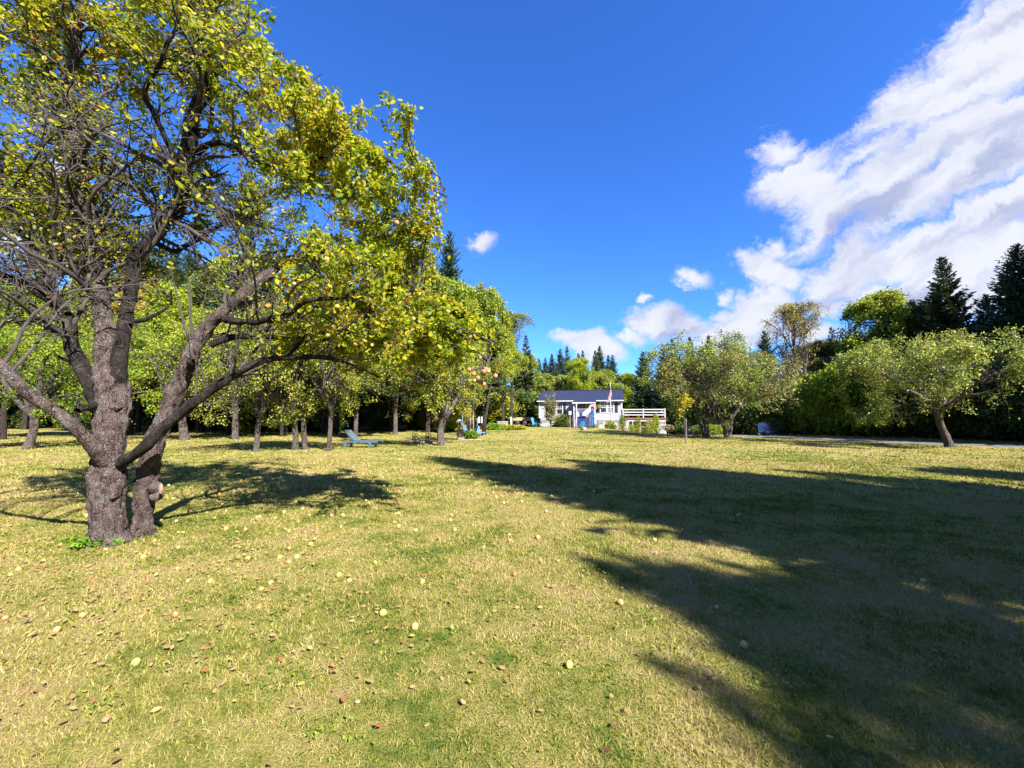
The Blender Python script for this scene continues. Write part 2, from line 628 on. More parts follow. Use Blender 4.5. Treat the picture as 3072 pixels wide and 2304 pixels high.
M['teal'] = mat_plain('teal_plastic', (.06, .30, .42), .4, .1, 5, .05)
M['chairblue_shaded'] = mat_plain('shaded_blue_chair_plastic', (.015, .05, .17), .4, .1, 5, .05)  # blue plastic with the shade over the driveway chairs mixed into its colour
M['mint'] = mat_plain('weathered_mint_paint', (.10, .165, .20), .7, .25, 8, .3)
M['red'] = mat_plain('deck_red_stain', (.36, .13, .09), .7, .2, 5, .2)
M['brick'] = mat_plain('red_brick', (.42, .24, .18), .85, .3, 3, .4)
M['mortar'] = mat_plain('mortar', (.45, .42, .38), .9, .1, 5, .2)
M['brown'] = mat_plain('brown_wood', (.23, .14, .09), .8, .35, 6, .5)
M['paleboard'] = mat_plain('pale_pine', (.55, .38, .24), .75, .2, 4, .2)
M['greywood'] = mat_plain('grey_weathered_wood', (.34, .32, .31), .85, .25, 6, .4)
M['stone'] = mat_plain('field_stone', (.46, .37, .33), .9, .3, 5, .7)
M['carved'] = mat_plain('carved_wood_pale', (.33, .22, .17), .8, .35, 9, .5)
M['iron'] = mat_plain('black_iron', (.03, .03, .03), .5, .3, 9, .1, .4)
M['rustiron'] = mat_plain('yellowed_iron', (.52, .45, .22), .7, .3, 9, .3)
M['yellow'] = mat_plain('yellow_paint', (.75, .58, .05), .5, .1, 6, .1)
M['steel'] = mat_plain('galvanised_steel', (.55, .57, .60), .35, .1, 6, .05, .8)
M['navy'] = mat_plain('navy_cloth', (.02, .03, .14), .8, .2, 8, .1)
M['crimson'] = mat_plain('red_cloth', (.55, .035, .05), .8, .15, 8, .1)
M['purple'] = mat_plain('purple_flower', (.38, .16, .55), .6, .3, 8, .1)
M['pinkorange'] = mat_leaf('pink_orange_petals', [(0, (.65, .30, .20)), (.5, (.75, .40, .28)), (1, (.70, .62, .45))], 3, .35, .3)
M['shrubgreen'] = mat_leaf('fresh_green', [(0, (.09, .22, .015)), (.6, (.22, .42, .02)), (1, (.38, .52, .04))], 3, .35, .3)
M['shrubyellow'] = mat_leaf('yellow_green', [(0, (.30, .36, .02)), (1, (.60, .58, .05))], 3, .35, .3)
M['shrubmix'] = mat_leaf('hydrangea_leaf', [(0, (.05, .12, .02)), (.5, (.20, .28, .03)), (1, (.42, .26, .07))], 1.6, .3, .5)
M['redtip'] = mat_leaf('red_tipped_leaf', [(0, (.16, .22, .07)), (.5, (.30, .32, .13)), (1, (.46, .26, .18))], 1.6, .3, .5)


def mat_glass():
    m, t, o = new_mat('window_glass')
    p = t.nodes.new('ShaderNodeBsdfPrincipled')
    p.inputs['Base Color'].default_value = (.02, .022, .03, 1)
    p.inputs['Roughness'].default_value = .06
    p.inputs['Specular IOR Level'].default_value = .8
    t.links.new(p.outputs[0], o.inputs[0])
    return m


M['glass'] = mat_glass()


def mat_apple():
    m, t, o = new_mat('apple_skin')
    oi = t.nodes.new('ShaderNodeObjectInfo')
    tc = t.nodes.new('ShaderNodeTexCoord')
    f = tnoise(t, tc.outputs['Object'], 14, 3)
    g = tmath(t, 'ADD', tmath(t, 'MULTIPLY', oi.outputs['Random'], .75), tmath(t, 'SUBTRACT', tmath(t, 'MULTIPLY', f, 1.2), .45), True)
    c = ramp(t, [(0, (.56, .54, .09)), (.5, (.68, .58, .15)), (.75, (.72, .42, .16)), (1, (.60, .15, .08))], g)
    p = t.nodes.new('ShaderNodeBsdfPrincipled')
    t.links.new(c, p.inputs['Base Color'])
    p.inputs['Roughness'].default_value = .35
    t.links.new(p.outputs[0], o.inputs[0])
    return m


M['apple'] = mat_apple()
M['ripe'] = mat_plain('ripe_apple_skin', (.46, .19, .08), .45, .35, 9, 0)
M['litter'] = mat_leaf('fallen_leaf', [(0, (.50, .40, .08)), (.3, (.48, .33, .15)), (.6, (.40, .20, .09)), (.72, (.42, .13, .06)), (.8, (.44, .30, .14)), (1, (.48, .34, .18))], 3, .2, .2, 0)

# ------------------------------------------------------------------ growing trees


def unit(a):
    return a / np.maximum(np.linalg.norm(a, axis=-1, keepdims=True), 1e-9)


def wob(P, seed, f):
    """cheap smooth noise of position, -1..1"""
    r = np.random.default_rng(seed)
    s = 0
    for i in range(5):
        k = r.normal(size=3) * f * (1 + .6 * i)
        s = s + np.sin(P @ k + r.uniform(0, 6)) / (1 + .5 * i)
    return s / 2.3


def tubes(P, R, m, rugged=0.0, seed=1):
    Nn, K, _ = P.shape
    T = unit(np.gradient(P, axis=1))
    ch = unit(P[:, -1] - P[:, 0])
    ref = np.where(np.abs(ch[:, :1]) < .6, np.array([[1., 0, 0]]), np.array([[0, 1., 0]]))[:, None, :]
    U = unit(np.cross(T, ref))
    Wv = np.cross(T, U)
    a = np.arange(m) * 2 * np.pi / m
    ring = U[:, :, None, :] * np.cos(a)[None, None, :, None] + Wv[:, :, None, :] * np.sin(a)[None, None, :, None]
    rr = R[:, :, None, None] * np.ones((1, 1, m, 1))
    V = P[:, :, None, :] + ring * rr
    if rugged:
        w = wob(V, seed, 9.0) * .5 + wob(V, seed + 1, 24.0) * .35 + wob(V * np.array([1, 1, .35]), seed + 2, 60.0) * .35
        V = V + ring * rr * (w[..., None] * rugged)
    idx = np.arange(Nn * K * m).reshape(Nn, K, m)
    A = idx[:, :-1, :]
    B = np.roll(A, -1, axis=2)
    C_ = idx[:, 1:, :]
    D_ = np.roll(C_, -1, axis=2)
    F = np.stack([A, B, D_, C_], -1).reshape(-1, 4)
    return V.reshape(-1, 3), F


def join(parts):
    vs, fs, n = [], [], 0
    for v, f in parts:
        vs.append(v)
        fs.append(f + n)
        n += len(v)
    return np.concatenate(vs), np.concatenate(fs)


def smooth_line(pts, K):
    """Catmull-Rom through rows of (x,y,z,r), resampled to K"""
    p = np.array(pts, float)
    p = np.vstack([2 * p[0] - p[1], p, 2 * p[-1] - p[-2]])
    n = len(p) - 3
    out = []
    for u in np.linspace(0, n - 1e-6, K):
        i = int(u)
        t = u - i
        a, b, c, d = p[i:i + 4]
        out.append(.5 * ((2 * b) + (c - a) * t + (2 * a - 5 * b + 4 * c - d) * t * t + (3 * b - a - 3 * c + d) * t ** 3))
    return np.array(out)


def grow(P, R, count, t0, t1, length, ang, K, wander, up, ratio, env=None, rend=.003, lenvar=.5, taper=.4, rg=rng):
    Nn, Kp, _ = P.shape
    seg = np.linalg.norm(P[:, 1:] - P[:, :-1], axis=2).sum(1)
    idx = rg.choice(Nn, count, p=seg / seg.sum())
    t = rg.uniform(t0, t1, count)
    f = t * (Kp - 1)
    i = np.clip(f.astype(int), 0, Kp - 2)
    w = (f - i)[:, None]
    p = P[idx, i] * (1 - w) + P[idx, i + 1] * w
    r = R[idx, i] * (1 - w[:, 0]) + R[idx, i + 1] * w[:, 0]
    T = unit(P[idx, i + 1] - P[idx, i])
    q = rg.normal(size=(count, 3))
    q = unit(q - (q * T).sum(1, keepdims=True) * T)
    a = np.radians(ang + rg.normal(size=count) * ang * .25)[:, None]
    d = unit(T * np.cos(a) + q * np.sin(a) + np.array([0, 0, up]))
    L = length * (1 - taper * t) * (1 + lenvar * rg.uniform(-1, 1, count))
    pts = [p]
    bend = rg.normal(size=(count, 3)) * wander * .5
    for k in range(K - 1):
        d = unit(d + rg.normal(size=(count, 3)) * wander + bend * .4 + np.array([0, 0, up * .35]))
        step = (L / (K - 1))[:, None] * np.ones((1, 3))
        nxt = pts[-1] + d * step
        if env is not None:
            e = env_dist(nxt, env)
            out = e > 1
            if out.any():
                inward = unit(env[0] - nxt)
                d[out] = unit(d[out] + inward[out] * 1.0)
                nxt[out] = pts[-1][out] + d[out] * step[out] * .3
        pts.append(nxt)
    Q = np.stack(pts, 1)
    r0 = np.maximum(np.minimum(r * ratio, .16), rend * 1.3)
    s = np.linspace(0, 1, K)[None, :]
    RR = r0[:, None] * (1 - s) ** 1.0 + rend * s
    return Q, RR


def leaves(P, count, size, t0=.25, spread=.12, six=False, upn=.6, rg=rng, keep=None, szvar=.35, droop=.2, clump=1):
    Nn, K, _ = P.shape
    nb = count // clump
    idx = rg.integers(0, Nn, nb)
    f = rg.uniform(t0, 1, nb) * (K - 1)
    i = np.clip(f.astype(int), 0, K - 2)
    w = (f - i)[:, None]
    c = P[idx, i] * (1 - w) + P[idx, i + 1] * w
    T = unit(P[idx, i + 1] - P[idx, i])
    c = np.repeat(c, clump, 0)
    T = np.repeat(T, clump, 0)
    n_ = len(c)
    c = c + rg.normal(size=(n_, 3)) * spread
    if keep is not None:
        k = keep(c)
        c, T = c[k], T[k]
        n_ = len(c)
    a = unit(T * .5 + rg.normal(size=(n_, 3)) * .7 + np.array([0, 0, -droop]))
    nn = unit(rg.normal(size=(n_, 3)) + np.array([0, 0, upn]))
    s = unit(np.cross(a, nn))
    nn = np.cross(s, a)
    L = (size * (1 + szvar * rg.uniform(-1, 1, n_)))[:, None]
    if six:
        V = np.stack([c, c + a * L * .28 + s * L * .27 + nn * L * .07, c + a * L * .68 + s * L * .25 + nn * L * .07, c + a * L,
                      c + a * L * .68 - s * L * .25 + nn * L * .07, c + a * L * .28 - s * L * .27 + nn * L * .07], 1)
        b = np.arange(n_)[:, None] * 6
        F = np.concatenate([b + np.array([[0, 1, 2, 3]]), b + np.array([[0, 3, 4, 5]])])
        m = 6
    else:
        V = np.stack([c, c + a * L * .5 + s * L * .36 + nn * L * .06, c + a * L, c + a * L * .5 - s * L * .36 + nn * L * .06], 1)
        b = np.arange(n_)[:, None] * 4
        F = b + np.array([[0, 1, 2, 3]])
        m = 4
    rnd = np.repeat(rg.uniform(0, 1, n_), m)
    return V.reshape(-1, 3), F, rnd


def gnarl(P, amt, seed, f=2.0):
    off = np.stack([wob(P, seed + k, f) for k in range(3)], -1)
    s = np.linspace(0, 1, P.shape[1])[None, :, None]
    return P + off * amt * np.minimum(s * 4, 1)


PROTO = {}


def env_dist(c, env):
    q = c - env[0]
    if len(env) > 2:
        q = q.copy()
        q[:, 0] -= env[2] * q[:, 2]
    q = q / env[1]
    e = np.linalg.norm(q, axis=1)
    return e / (1 + .22 * wob(q / np.maximum(e, 1e-6)[:, None], int(abs(env[1][0]) * 100), 3.2))



def make_proto(key, trunk_parts, leaf, leafmat, barkmat, height):
    v, f = join(trunk_parts)
    tm = mesh_np(key + '_trunk', v, [f], barkmat, True)
    lv, lf, lr = leaf
    lm = mesh_np(key + '_crown', lv, [lf], leafmat, False, lr)
    PROTO[key] = (tm, lm, height)


def place(key, name, loc, height, label, group, cat='tree', leafmat=None, barkmat=None, rz=None, wide=1.0, tilt=0.0):
    tm, lm, h0 = PROTO[key]
    s = height / h0
    o = empty(name, loc, random.uniform(0, 6.28) if rz is None else rz, label, cat, group)
    o.scale = (s * wide, s * wide, s)
    if tilt: o.rotation_euler[1] = tilt
    t = link('trunk', tm, o)
    c = link('crown', lm, o)
    for ob, m in ((t, barkmat), (c, leafmat)):
        if m:
            ob.material_slots[0].link = 'OBJECT'
            ob.material_slots[0].material = m
    return o


def apple_proto(key, seed, H=6.0, spread=4.2, trunk_h=1.3, leafn=34000, lsize=.085, twigs=900, lean=.3, base_r=.19, limbs=5, bare=.0, two=False):
    rg = np.random.default_rng(seed)
    top = np.array([lean, .1, trunk_h])
    tr = smooth_line([(0, 0, -.15, base_r * 1.45), (0.02, 0, .1, base_r * 1.1), (lean * .4, .05, trunk_h * .5, base_r * .9), (*top, base_r * .85), (top[0] * 1.2, .1, trunk_h + .35, base_r * .6)], 18)
    P0, R0 = tr[None, :, :3], tr[None, :, 3]
    parts = [tubes(gnarl(P0, .05, seed), R0, 10, .22, seed)]
    tops = [top]
    if two:
        t2 = np.array([-lean * 2.2, -.12, trunk_h * 1.15])
        tr2 = smooth_line([(-.06, 0, -.15, base_r * 1.2), (-.12, -.02, .12, base_r * .9), (-lean * 1.2, -.06, trunk_h * .55, base_r * .8), (*t2, base_r * .75), (t2[0] * 1.15, -.15, trunk_h + .5, base_r * .5)], 18)
        parts.append(tubes(gnarl(tr2[None, :, :3], .06, seed + 2), tr2[None, :, 3], 10, .22, seed + 1))
        tops.append(t2)
    L0, LR = [], []
    for k in range(limbs):
        az = 2 * math.pi * k / limbs + rg.uniform(-.4, .4)
        rr = spread * rg.uniform(.55, .8)
        hh = trunk_h + (H - trunk_h) * rg.uniform(.5, .85)
        a = np.array([math.cos(az), math.sin(az), 0])
        tp = tops[0] if len(tops) == 1 or a[0] > 0 else tops[1]
        st = tp + np.array([0, 0, rg.uniform(-.15, .25)])
        l = smooth_line([(*st, base_r * .62), *[(*(st * (1 - q) + (np.array([0, 0, hh]) + a * rr) * q + np.array([0, 0, .5]) * math.sin(q * 3.1) + rg.normal(size=3) * .12), base_r * .6 * (1 - q) + .03) for q in (.25, .5, .75, 1)]], 16)
        L0.append(l[:, :3])
        LR.append(l[:, 3])
    P1, R1 = np.array(L0), np.array(LR)
    P1 = gnarl(P1, .16, seed + 5, 1.6)
    parts.append(tubes(P1, R1, 7, .2, seed))
    env = (np.array([0, 0, trunk_h * .75 + (H - trunk_h * .75) * .5]), np.array([spread, spread, (H - trunk_h * .6) * .52]))
    P2, R2 = grow(P1, R1, 46, .2, 1, 2.3, 52, 9, .2, .05, .55, env, .012, rg=rg)
    parts.append(tubes(P2, R2, 5))
    P3, R3 = grow(P2, R2, 330, .15, 1, 1.25, 50, 6, .26, 0, .5, env, .006, rg=rg)
    parts.append(tubes(P3, R3, 4))
    P4, R4 = grow(P3, R3, twigs, .1, 1, .6, 45, 4, .3, -.05, .6, env, .0035, rg=rg)
    parts.append(tubes(P4, R4, 3))

    def keep(c):
        e = env_dist(c, env)
        return rg.uniform(0, 1, len(c)) < np.clip((e - bare) * 2.2, .08, 1) * np.clip(.75 + wob(c, seed + 3, 1.9) * 1.1, .06, 1)
    lv = leaves(P4, leafn, lsize, .1, .10, rg=rg, keep=keep)
    make_proto(key, parts, lv, M['leaf_olive'], M['bark_far'], H)


def tall_proto(key, seed, H=12.0, spread=3.2, leafn=42000, lsize=.15, start=.25, base_r=.2, n1=34, sparse=0.0, ang=48, tw=1100, lspread=.16):
    rg = np.random.default_rng(seed)
    ptsl = [(0, 0, -.2, base_r * 1.3), *[(rg.normal() * .12, rg.normal() * .12, H * q, base_r * (1 - q) + .03) for q in (.2, .4, .6, .8)], (0, 0, H * .95, .02)]
    tr = smooth_line(ptsl, 24)
    P0, R0 = tr[None, :, :3], tr[None, :, 3]
    parts = [tubes(P0, R0, 9, .15, seed)]
    env = (np.array([0, 0, H * (start + 1) / 2]), np.array([spread, spread, H * (1 - start) / 2 * 1.02]))
    P1, R1 = grow(P0, R0, n1, start, .93, spread * 1.5, ang, 10, .12, .28, .55, env, .02, taper=.5, rg=rg)
    parts.append(tubes(P1, R1, 5))
    P2, R2 = grow(P1, R1, 260, .2, 1, 1.5, 45, 6, .2, .1, .55, env, .01, rg=rg)
    parts.append(tubes(P2, R2, 4))
    P3, R3 = grow(P2, R2, tw, .1, 1, .8, 45, 4, .28, .02, .6, env, .006, rg=rg)
    parts.append(tubes(P3, R3, 3))

    def keep(c):
        w = wob(c, seed + 9, 1.1)
        return rg.uniform(0, 1, len(c)) < np.clip(1 - sparse + w * .5, .05, 1)
    lv = leaves(P3, leafn, lsize, .1, lspread, rg=rg, keep=keep)
    make_proto(key, parts, lv, M['leaf_green'], M['bark_dark'], H)


def bush_proto(key, seed, H=3.0, spread=2.2, leafn=16000, lsize=.13, stems=9):
    rg = np.random.default_rng(seed)
    L0 = []
    for k in range(stems):
        az = rg.uniform(0, 6.28)
        a = np.array([math.cos(az), math.sin(az), 0]) * rg.uniform(.2, .75) * spread
        L0.append(smooth_line([(0, 0, -.1, .05), (*(a * .4 + [0, 0, H * .45]), .035), (*(a + [0, 0, H * rg.uniform(.7, .95)]), .012)], 8))
    L0 = np.array(L0)
    P0, R0 = L0[:, :, :3], L0[:, :, 3]
    env = (np.array([0, 0, H * .5]), np.array([spread, spread, H * .52]))
    parts = [tubes(P0, R0, 5)]
    P1, R1 = grow(P0, R0, 120, .05, 1, spread * .7, 50, 6, .2, 0, .6, env, .006, rg=rg)
    parts.append(tubes(P1, R1, 4))
    P2, R2 = grow(P1, R1, 400, .1, 1, .6, 50, 4, .28, 0, .6, env, .004, rg=rg)
    parts.append(tubes(P2, R2, 3))
    make_proto(key, parts, leaves(P2, leafn, lsize, .05, .12, rg=rg), M['leaf_green'], M['twig_dark'], H)


def spruce_proto(key, seed, H=15.0, R=3.0, nb=520, start=.04, dens=1.5, droop=.25, full=1.0):
    rg = np.random.default_rng(seed)
    br = .012 * H + .04
    tr = smooth_line([(0, 0, -.2, br * 1.5), (0, 0, .25, br), (rg.normal() * .05, 0, H * .5, br * .55), (0, rg.normal() * .05, H * .92, .03), (0, 0, H, .008)], 20)
    parts = [tubes(tr[None, :, :3], tr[None, :, 3], 8, .12, seed)]
    q = start + (1 - start) * (rg.uniform(0, 1, nb) ** 1.1) * .985
    q = np.round(q * 42) / 42 + rg.normal(size=nb) * .009
    q = np.clip(q, start, .985)
    az = rg.uniform(0, 6.283, nb)
    side = 1 + .18 * np.sin(az * 2 + seed) + .12 * np.sin(az * 5 + q * 20)
    L = R * ((1 - q) / (1 - start)) ** .82 * rg.uniform(.62, 1.08, nb) * side * full + .05
    dx = np.stack([np.cos(az), np.sin(az), np.zeros(nb)], 1)
    K = 7
    s = np.linspace(0, 1, K)[None, :, None]
    rise = (q * .9 - .15)[:, None, None]
    P = np.zeros((nb, K, 3))
    P[:] = (np.stack([np.zeros(nb), np.zeros(nb), q * H], 1))[:, None, :]
    P += dx[:, None, :] * (L[:, None, None] * s)
    P[..., 2] += (L[:, None] * (s[..., 0] * rise[..., 0] - droop * s[..., 0] ** 1.3 * (1 - q)[:, None] * 1.6 + .16 * s[..., 0] ** 3))
    Rr = np.maximum((.012 + .012 * L)[:, None] * (1 - .9 * s[..., 0]), .004)
    parts.append(tubes(P, Rr, 3))
    # sprays: side twigs as thin leaf-like faces
    per = max(6, int(26 * dens))
    w = np.maximum(.25, L / R)
    cnt = (per * (.35 + w)).astype(int)
    idx = np.repeat(np.arange(nb), cnt)
    n_ = len(idx)
    t = rg.uniform(.08, 1, n_) ** .8
    f = t * (K - 1)
    i = np.clip(f.astype(int), 0, K - 2)
    ww = (f - i)[:, None]
    c = P[idx, i] * (1 - ww) + P[idx, i + 1] * ww
    T = unit(P[idx, i + 1] - P[idx, i])
    sd_ = np.where(rg.uniform(size=n_) < .5, -1, 1)[:, None] * np.stack([-dx[idx, 1], dx[idx, 0], np.zeros(n_)], 1)
    a = unit(T * .75 + sd_ * rg.uniform(.3, 1.1, n_)[:, None] + np.array([0, 0, -.22]) + rg.normal(size=(n_, 3)) * .16)
    ln = (.16 + .30 * (1 - t) * np.minimum(L[idx] / 1.6, 1.3) + .12 * rg.uniform(size=n_))[:, None] * 1.15 * (.35 + .65 * np.clip((1 - q[idx]) * 3.2, 0, 1))[:, None]
    nn = unit(np.array([0, 0, 1.0]) + rg.normal(size=(n_, 3)) * .45)
    sv = unit(np.cross(a, nn))
    wd = ln * .21
    V = np.stack([c, c + a * ln * .45 + sv * wd, c + a * ln, c + a * ln * .45 - sv * wd], 1)
    # a hanging fringe gives depth seen from the side
    V2 = np.stack([c, c + a * ln * .5 + np.array([0, 0, 1.]) * wd * .6, c + a * ln * .95 + np.array([0, 0, -.05]), c + a * ln * .5 - np.array([0, 0, 1.]) * wd * 1.1], 1)
    V = np.concatenate([V, V2]).reshape(-1, 3)
    m_ = len(V) // 4
    F = np.arange(m_)[:, None] * 4 + np.array([[0, 1, 2, 3]])
    rnd = np.repeat(np.clip(np.concatenate([t, t]) * .6 + rg.uniform(0, .4, m_), 0, 1), 4)
    make_proto(key, parts, (V, F, rnd), M['needle'], M['bark_dark'], H)


apple_proto('apple_a', 21, 6.0, 4.3, 1.3, 40000, .085, 1000, .12)
apple_proto('apple_two', 27, 6.0, 3.9, 1.5, 44000, .08, 1300, .28, .15, 7, .1, True)
apple_proto('apple_two_b', 28, 5.6, 4.1, 1.35, 40000, .08, 1400, .22, .15, 7, .25, True)
apple_proto('apple_b', 22, 6.0, 3.6, 1.7, 34000, .085, 1300, -.3, .15, 4, .25)
apple_proto('apple_c', 23, 5.5, 3.4, 1.7, 22000, .085, 1900, .15, .14, 5, .45)
apple_proto('apple_wide', 24, 5.0, 5.4, 1.45, 62000, .08, 1700, -.7, .16, 8, .3)
tall_proto('tall_a', 31)
tall_proto('tall_b', 32, 12, 3.8, 46000, .15, .2, .2, 30, .1)
tall_proto('airy', 33, 12, 3.8, 15000, .11, .3, .15, 24, .5, 30, 1700, .12)
bush_proto('bush_a', 41)
bush_proto('bush_b', 42, 3.0, 1.7, 12000, .12)
spruce_proto('spruce_a', 51, 15, 4.3, 560, .04, 1.5)
spruce_proto('spruce_b', 52, 15, 3.5, 480, .05, 1.5)
spruce_proto('spruce_c', 53, 15, 4.2, 420, .3, 1.5, .3)
spruce_proto('spruce_thin', 54, 15, 2.6, 300, .1, 1.0, .25)
spruce_proto('spruce_big', 55, 18, 5.4, 760, .03, 1.7)

# ------------------------------------------------------------------ the ground


def grid_sheet(name, xs, ys, zf, mat, dz=0.0):
    X, Y = np.meshgrid(xs, ys)
    V = np.stack([X, Y, zf(X, Y) + dz], -1).reshape(-1, 3)
    nx, ny = len(xs), len(ys)
    idx = np.arange(nx * ny).reshape(ny, nx)
    F = np.stack([idx[:-1, :-1], idx[:-1, 1:], idx[1:, 1:], idx[1:, :-1]], -1).reshape(-1, 4)
    return link(name, mesh_np(name, V, [F], mat, True))


xs = np.unique(np.concatenate([np.linspace(-600, -60, 12), np.linspace(-60, 60, 161), np.linspace(60, 600, 12)]))
ys = np.unique(np.concatenate([np.linspace(-200, -20, 8), np.linspace(-20, 80, 134), np.linspace(80, 900, 16)]))
tag(grid_sheet('lawn', xs, ys, hz, M['lawn']), kind='structure')

# gravel driveway along the right-hand trees, curving to the house
dl = smooth_line([(60, 2, 0, 1.7), (36, 14.5, 0, 1.5), (28.5, 20.8, 0, 1.4), (22.6, 28, 0, 1.3), (19.3, 34, 0, 1.3), (18.5, 42, 0, 1.5), (19.5, 52, 0, 1.6)], 90)
tg = unit(np.gradient(dl[:, :3], axis=0))
nrm = np.stack([-tg[:, 1], tg[:, 0]], 1)
rows = []
for k in np.linspace(-1, 1, 7):
    q = dl[:, :2] + nrm * (dl[:, 3] * k)[:, None]
    edge = .035 if abs(k) < .95 else .006
    rows.append(np.stack([q[:, 0], q[:, 1], hz(q[:, 0], q[:, 1]) + edge], 1))
V = np.stack(rows, 1)
idx = np.arange(V.shape[0] * 7).reshape(-1, 7)
F = np.stack([idx[:-1, :-1], idx[:-1, 1:], idx[1:, 1:], idx[1:, :-1]], -1).reshape(-1, 4)
tag(link('driveway', mesh_np('driveway', V.reshape(-1, 3), [F], M['gravel'], True)), kind='structure')


def on_drive(x, y):
    d = np.min((x[:, None] - dl[None, ::3, 0]) ** 2 + (y[:, None] - dl[None, ::3, 1]) ** 2, axis=1)
    return d < 1.9 ** 2


# grass blades over the nearer lawn
def blades():
    Vs, Fq, Ft, Rn = [], [], [], []
    n0 = 0
    for (y0, y1, dens, h, w, bent) in ((1.15, 2.6, 9000, .029, .0020, True), (2.6, 4.5, 4300, .031, .0034, True), (4.5, 8, 2200, .038, .0065, False),
                                       (8, 15, 420, .05, .016, False), (15, 38, 55, .06, .035, False)):
        hw = lambda y: 1.42 * y + 1.0
        area = (hw(y0) + hw(y1)) * (y1 - y0)
        n_ = int(area * dens)
        y = rng.uniform(y0, y1, n_)
        x = rng.uniform(-1, 1, n_) * hw(y1)
        k = np.abs(x) < hw(y)
        x, y = x[k], y[k]
        k = ~on_drive(x, y)
        x, y = x[k], y[k]
        n_ = len(x)
        tuft = .65 + .35 * np.clip(wob(np.stack([x, y, x * 0], 1), 77, 2.5) + .5, 0, 1) + .25 * np.clip(wob(np.stack([x, y, x * 0], 1), 78, 9), 0, 1)
        hh = h * tuft * rng.uniform(.45, 1.25, n_)
        z = hz(x, y) - .002
        az = rng.uniform(0, 6.283, n_)
        s = np.stack([np.cos(az), np.sin(az), 0 * az], 1) * (w * rng.uniform(.6, 1.3, n_))[:, None]
        la = rng.uniform(0, 6.283, n_)
        lean = np.stack([np.cos(la), np.sin(la), 0 * la], 1) * (hh * rng.uniform(.2, 1.5, n_))[:, None]
        b = np.stack([x, y, z], 1)
        upv = np.array([0, 0, 1.0]) * hh[:, None]
        rn = rng.uniform(0, 1, n_)
        if bent:
            V = np.stack([b - s, b + s, b + s * .8 + upv * .6 + lean * .35, b - s * .8 + upv * .6 + lean * .35, b + upv * .95 + lean], 1)
            q = n0 + np.arange(n_)[:, None] * 5
            Fq.append(q + np.array([[0, 1, 2, 3]]))
            Ft.append(q + np.array([[3, 2, 4]]))
            Rn.append(np.repeat(rn, 5))
            n0 += n_ * 5
        else:
            V = np.stack([b - s, b + s, b + upv + lean * .8], 1)
            q = n0 + np.arange(n_)[:, None] * 3
            Ft.append(q + np.array([[0, 1, 2]]))
            Rn.append(np.repeat(rn, 3))
            n0 += n_ * 3
        Vs.append(V.reshape(-1, 3))
    me = mesh_np('grass', np.concatenate(Vs), [np.concatenate(Fq), np.concatenate(Ft)], M['blades'], False, np.concatenate(Rn))
    tag(link('grass', me), 'short mown lawn grass, green mixed with dry straw blades', 'grass', kind='stuff')


blades()


# fallen leaves
def litter():
    x = np.concatenate([rng.normal(-4.2, 2.6, 4200), rng.uniform(-14, 9, 1300), rng.normal(-6, 5, 1400)])
    y = np.concatenate([rng.gamma(3.0, 1.5, 4200) + 1.0, rng.uniform(1.8, 22, 1300), rng.uniform(9, 24, 1400)])
    k = (y > 1.3) & (np.abs(x) < 1.5 * y + 1.5)
    x, y = x[k], y[k]
    n_ = len(x)
    c = np.stack([x, y, hz(x, y) + .018 + rng.uniform(0, .018, n_)], 1)
    az = rng.uniform(0, 6.283, n_)
    a = np.stack([np.cos(az), np.sin(az), rng.normal(0, .25, n_)], 1)
    a = unit(a)
    nn = unit(rng.normal(size=(n_, 3)) * .35 + np.array([0, 0, 1]))
    s = unit(np.cross(a, nn))
    nn = np.cross(s, a)
    L = rng.uniform(.022, .052, n_)[:, None]
    cu = rng.uniform(-.04, .12, n_)[:, None]
    V = np.stack([c, c + a * L * .3 + s * L * .26 + nn * L * cu, c + a * L * .7 + s * L * .24 + nn * L * cu, c + a * L + nn * L * .1,
                  c + a * L * .7 - s * L * .24 + nn * L * cu, c + a * L * .3 - s * L * .26 + nn * L * cu], 1).reshape(-1, 3)
    b = np.arange(n_)[:, None] * 6
    F = np.concatenate([b + np.array([[0, 1, 2, 3]]), b + np.array([[0, 3, 4, 5]])])
    me = mesh_np('fallen_leaves', V, [F], M['litter'], False, np.repeat(rng.uniform(0, 1, n_), 6))
    tag(link('fallen_leaves', me), 'brown, yellow and red fallen leaves scattered over the lawn', 'leaves', kind='stuff')
    # broad-leaved weeds in low patches
    cs = rng.uniform([-6, 1.9], [4.5, 8], (70, 2))
    n2 = 2600
    j = rng.integers(0, len(cs), n2)
    xy = cs[j] + rng.normal(0, .09, (n2, 2))
    c = np.stack([xy[:, 0], xy[:, 1], hz(xy[:, 0], xy[:, 1]) + rng.uniform(.005, .035, n2)], 1)
    az = rng.uniform(0, 6.283, n2)
    a = unit(np.stack([np.cos(az), np.sin(az), rng.uniform(.1, .7, n2)], 1))
    s = unit(np.cross(a, np.array([0, 0, 1.0])))
    L = rng.uniform(.012, .028, n2)[:, None]
    V = np.stack([c, c + a * L * .5 + s * L * .3, c + a * L, c + a * L * .5 - s * L * .3], 1).reshape(-1, 3)
    F = np.arange(n2)[:, None] * 4 + np.array([[0, 1, 2, 3]])
    me = mesh_np('clover', V, [F], M['shrubgreen'], False, np.repeat(rng.uniform(0, 1, n2), 4))
    tag(link('clover', me), 'small bright green clover patches in the near lawn', 'weeds', kind='stuff')


litter()

# ------------------------------------------------------------------ the big foreground apple tree
S_ = 3072 / 2212
TY = 5.35


def limb(rows, K=40, slim=.77):
    """rows: (vx, vy, half width in 2212 px, depth) -> (K,4)"""
    out = []
    for vx, vy, hw, dep in rows:
        p = at(vx * S_, vy * S_, dep)
        out.append((p.x, p.y, p.z, hw * slim * S_ / FPX * dep))
    return smooth_line(out, K)


